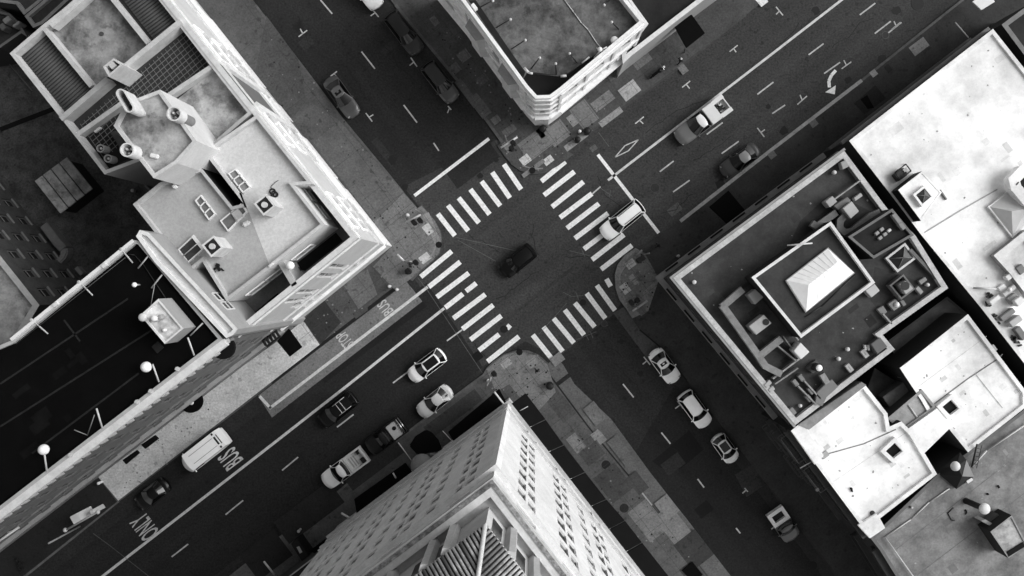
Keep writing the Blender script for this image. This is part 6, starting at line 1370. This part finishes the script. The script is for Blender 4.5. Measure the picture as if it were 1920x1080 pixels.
m.build('rails', DMETAL, t)
# fire escape on the street front of the white roofed building
fe = thing('fire_escape', 'dark iron fire escape on the street front of the white roofed building', 'fire escape', P(1480, 840, 0))
A, B = Vector(P2((1483, 808), 10.6)), Vector(P2((1632, 1009), 10.6)); d = (B - A).normalized(); n = Vector((d.y, -d.x)); n = n if n.x < 0 else -n; LL = (B - A).length
IR = plain('iron', 62, .6)
for z in (3.6, 6.4, 9.2):
    m = MB()
    for u0, u1 in ((.2, 3.0), (3.8, 6.4)):
        q = [A + d * u0 + n * .05, A + d * u1 + n * .05, A + d * u1 + n * 1.15, A + d * u0 + n * 1.15]
        for i in range(4): p0, p1 = q[i], q[(i + 1) % 4]; m.tube((*p0, z), (*p1, z), .04); m.tube((*p0, z + .9), (*p1, z + .9), .03)
        for k in range(9): p0 = q[0].lerp(q[1], k / 8); p1 = q[3].lerp(q[2], k / 8); m.tube((*p0, z), (*p1, z), .015)
    m.build('platform', IR, fe)
    if z > 4: m = MB(); p0, p1 = A + d * .6 + n * .8, A + d * 2.8 + n * .8; m.bar((*p0, z - 2.8), (*p1, z), .5, .06); m.build('stair', IR, fe)
for z, hh, pr, v in ((9.6, .3, .5, 60), (8.9, .25, .3, 50), (6.2, .2, .25, 46), (3.4, .3, .5, 62), (2.9, .2, .35, 50)):
    a, b = (A, B) if (Vector((d.y, -d.x)) - n).length < .1 else (B, A); band(sw, a, b, z, hh, pr, CAP(v), 'cornice')
a, b = Vector(P2((1650, 1032), 9.25)), Vector(P2((1760, 1210), 9.25)); a, b = (a, b) if (Vector(((b - a).y, -(b - a).x))).x < 0 else (b, a)
for z, hh, pr, v in ((8.4, .3, .6, 66), (7.6, .25, .35, 40), (3.6, .3, .5, 60), (3.0, .2, .7, 44)): band(gr, a, b, z, hh, pr, CAP(v), 'cornice')

block('rear_roof', 'sunken dark grey roof between the dark block and the white annex', 'building', [(1664, 640), (1776, 556), (1822, 594), (1700, 688), (1684, 680)], 0, 5.4, .1, .2, WALL(50), mat('roofing', 105, .95, var=.15, scale=.8, grain=.14), CAP(90))
block('dark_neighbour', 'dark flat roof with a pale edge beyond the white roof, top right', 'building', [(1878, 46), (1935, 4), (2060, 160), (2000, 210)], 0, 6.5, .4, .45, WALL(50), ROOF(46), CAP(120))
# ------------------------------------------------------------------ street furniture and people
def signal(label, base, arm, heads, h=5.2, v=170, arm_h=4.6):
    t = thing('traffic_signal', label, 'traffic signal', P(*base, KERB)); b0 = P(*base, KERB); m = MB(); m.tube(b0, (b0.x, b0.y, h), .08); m.build('pole', plain('pole', 110, .5), t)
    if arm: m = MB(); m.tube(P(*arm[0], arm_h), P(*arm[1], arm_h), .10); m.build('arm', plain('arm', v, .5), t)
    for x, y, r in heads:
        hd = MB(); c = P(x, y, arm_h); hd.box((c.x, c.y, arm_h - .2), (.42, .5, 1.0), math.radians(37)); o = hd.build('signal_head', plain('signal', 12, .6), t, .04)
        k = MB(); k.dome((c.x + .2 * r, c.y - .2, 0), .1, arm_h - .1, .1); k.build('visor', plain('signal', 20, .6), o)
signal('traffic signal with a pale arm on the top corner', (950, 270), ((939, 277), (970, 257)), ((962, 268, 1), (959, 278, -1)), v=190)
signal('traffic signal with a pale arm at the upper edge of the left corner', (790, 400), ((760, 418), (789, 402)), ((776, 417, 1), (787, 413, 1)), v=160)
signal('traffic signal with a bent white arm at the lower edge of the left corner', (775, 490), ((745, 477), (757, 489)), ((779, 492, 1), (765, 508, -1)), v=210)
signal('traffic signal with a pale arm at the lower edge of the right corner', (1186, 575), ((1186, 583), (1214, 564)), ((1184, 567, 1), (1195, 563, -1)), v=150)
signal('traffic signal with dark heads at the upper edge of the right corner', (1205, 478), ((1190, 481), (1204, 469)), ((1198, 488, 1), (1205, 484, -1)), v=90)
signal('traffic signal with a short arm on the bottom corner', (918, 712), ((918, 715), (922, 703)), ((926, 701, 1),), v=150)
pole('bent white sign arm beside the left corner signal', [(756, 488, 3.5), (775, 491, 3.5)], .05, METAL, 'sign_arm', 'sign arm')
for x, y, v, l in ((764, 403, 215, 'white cabinet pair on the left corner pavement'), (915, 714, 220, 'small white cap beside the bottom corner signal'), (1087, 246, 205, 'white cap next to the dark bins on the top corner'), (730, 537, 200, 'white bollard near the bus pad'), (744, 543, 190, 'pale bollard on the bus pad edge'), (1272, 480, 150, 'pale bollard on the dark right pavement'), (185, 906, 225, 'white bin at the end of the pale pavement'), (678, 996, 150, 'pale bollard by the kiosk, lower left')):
    if (x, y) == (678, 996): x, y = 560, 996
    t = thing('bollard', l, 'bollard', P(x, y, KERB), group='bollards on the pavements'); c = P(x, y, .9); m = MB(); m.cyl((c.x, c.y), .13, KERB, .95, 12); m.build('post', plain('post', v, .5), t); m = MB(); m.dome((c.x, c.y), .17, .95, .16); m.build('cap', plain('post', v, .5), t)
def bin_(label, x, y, r=.36, v=14):
    t = thing('litter_bin', label, 'litter bin', P(x, y, KERB), group='round dark litter bins'); c = P(x, y, 1.0); m = MB(); m.cyl((c.x, c.y), r, KERB, 1.0, 18, r2=r * 1.05); m.build('drum', plain('bin', v, .6), t); m = MB(); m.dome((c.x, c.y), r * .9, 1.0, .12); m.build('lid', plain('bin', v + 4, .5), t)
bin_('upper of two round dark bins on the top corner', 1101, 245); bin_('lower of two round dark bins on the top corner', 1083, 261, .3); bin_('round dark bin on the bottom corner beside the tower', 1031, 724, .38, 20); bin_('round dark planter drum at the foot of the corner building', 1018, 240, .34, 22); bin_('dark drum by the signal on the left corner', 765, 509, .3, 12)
t = thing('street_lamp', 'double armed street lamp with white boxes at the lower left kerb', 'street lamp', P(150, 987, KERB)); b0 = P(150, 987, KERB); m = MB(); m.tube(b0, (b0.x, b0.y, 6.0), .09); m.build('pole', plain('pole', 150, .5), t)
m = MB(); m.tube(P(123, 994, 6), P(183, 960, 6), .10); m.build('arm', plain('arm', 150, .5), t)
for x, y in ((122, 994), (183, 960)): m = MB(); m.dome(P(x, y, 6), .22, 5.95, .2); m.build('lamp_head', plain('lamp', 205, .4), t)
m = MB(); m.prism(px([(129, 970), (144, 962), (151, 976), (138, 986)], 3), KERB, 2.9); tag(m.build('white_cabinet', plain('cabinet', 220, .5), None, .05), 'large white cabinet beside the double armed lamp', 'cabinet')
m = MB(); m.prism(px([(167, 959), (173, 955), (178, 962), (171, 966)], 2.4), KERB, 2.4); tag(m.build('white_cabinet', plain('cabinet', 210, .5), None, .04), 'small white cabinet beside the double armed lamp', 'cabinet')
pole('white flagpole over the street front at the left edge', [(36, 988, 8), (-10, 1020, 9)], .12, METAL, 'flagpole', 'flagpole', ball=.3)
solid('hanging_flag', 'pale flag hanging at the left edge below the black roof', 'flag', [(-6, 1012), (0, 1001), (24, 994), (20, 1000)], 8.2, 8.1, plain('flag', 165), 0)
tangle('dark bicycle heap on the pavement at the bottom left', 35, 1060, 14, 9, 3, KERB + .2)
m = MB(); m.prism(px([(1823, 3), (1850, -15), (1866, 3), (1840, 19)], 2.5), 2.3, 2.5); tag(m.build('awning', plain('awning', 225, .7), None, .03), 'white square awning at the top right edge', 'awning')
awning('dark grated opening by the pavement at the bottom right of the tower', [(1278, 1070), (1298, 1053), (1318, 1078), (1300, 1092)], .35, 8, name='grate', drop=.1)
solid('wall_flag', 'dark kite shaped awning on the pavement beside the white roof', 'awning', [(1614, 186), (1626, 178), (1639, 202), (1628, 204)], 3.0, 2.9, BLACK, 0)
pole('white pole across the pavement at the top right', [(1791, 42, 3.2), (1816, 71, 3.2)], .06, METAL)

def person(label, x, y, face, top=60, legs=20, skin=110, hair=18, stride=.18):
    b0 = P(x, y, KERB); me = bpy.data.meshes.new('person'); s = stride
    V = [(0, 0, .95), (0, 0, 1.18), (0, 0, 1.42), (0, 0, 1.53), (.02, 0, 1.66), (s * .5, .10, .92), (s, .10, .50), (s * .9, .10, .08), (s + .16, .10, .04), (-s * .4, -.10, .92), (-s * .3, -.10, .50), (-s * 1.4, -.10, .10), (-s * 1.2 + .1, -.10, .04), (0, .20, 1.40), (-.10, .25, 1.12), (.06, .26, .90), (0, -.20, 1.40), (.10, -.25, 1.12), (.26, -.24, .95)]
    E = [(0, 1), (1, 2), (2, 3), (3, 4), (0, 5), (5, 6), (6, 7), (7, 8), (0, 9), (9, 10), (10, 11), (11, 12), (2, 13), (13, 14), (14, 15), (2, 16), (16, 17), (17, 18)]
    Rr = [.15, .14, .16, .06, .11, .09, .07, .05, .045, .09, .07, .05, .045, .07, .05, .04, .07, .05, .04]
    me.from_pydata(V, E, []); o = bpy.data.objects.new('person', me); COL.objects.link(o)
    sm = o.modifiers.new('skin', 'SKIN'); 
    if not me.skin_vertices: 
        lay = bpy.context.view_layer; 
    for i, r in enumerate(Rr): me.skin_vertices[0].data[i].radius = (r, r)
    me.skin_vertices[0].data[0].use_root = True
    o.modifiers.new('smooth', 'SUBSURF').levels = 1
    bpy.context.view_layer.update()
    m2 = bpy.data.meshes.new_from_object(o.evaluated_get(bpy.context.evaluated_depsgraph_get())); o.modifiers.clear(); o.data = m2; m2.materials.clear()
    for q in (skin, top, legs): m2.materials.append(plain('cloth' if q != skin else 'skin', q, .8))
    for p in m2.polygons: z = p.center.z; p.material_index = 0 if z > 1.5 or (abs(p.center.y) > .2 and z < 1.0) else (1 if z > .93 else 2); p.use_smooth = True
    o.location = b0; o.rotation_euler = (0, 0, face); tag(o, label, 'person')
    m = MB(); m.dome((.0, 0), .125, 1.66, .13, 14, 4); m.build('hair', plain('hair', hair, .8), o, local=True)
    return o
def people():
    person('person in dark clothes crossing the kerb ramp of the bottom corner', 1007, 693, math.radians(-60), 30, 22)
    person('person in black standing on the dark pavement near the right stop line', 1231, 461, math.radians(30), 20, 18)
    person('person in a pale hat on the upper pavement beside the motorcycle', 1272, 118, math.radians(37), 26, 20, hair=200)
    person('person in black on the pavement below the left corner signal', 772, 497, math.radians(200), 18, 16)
people()
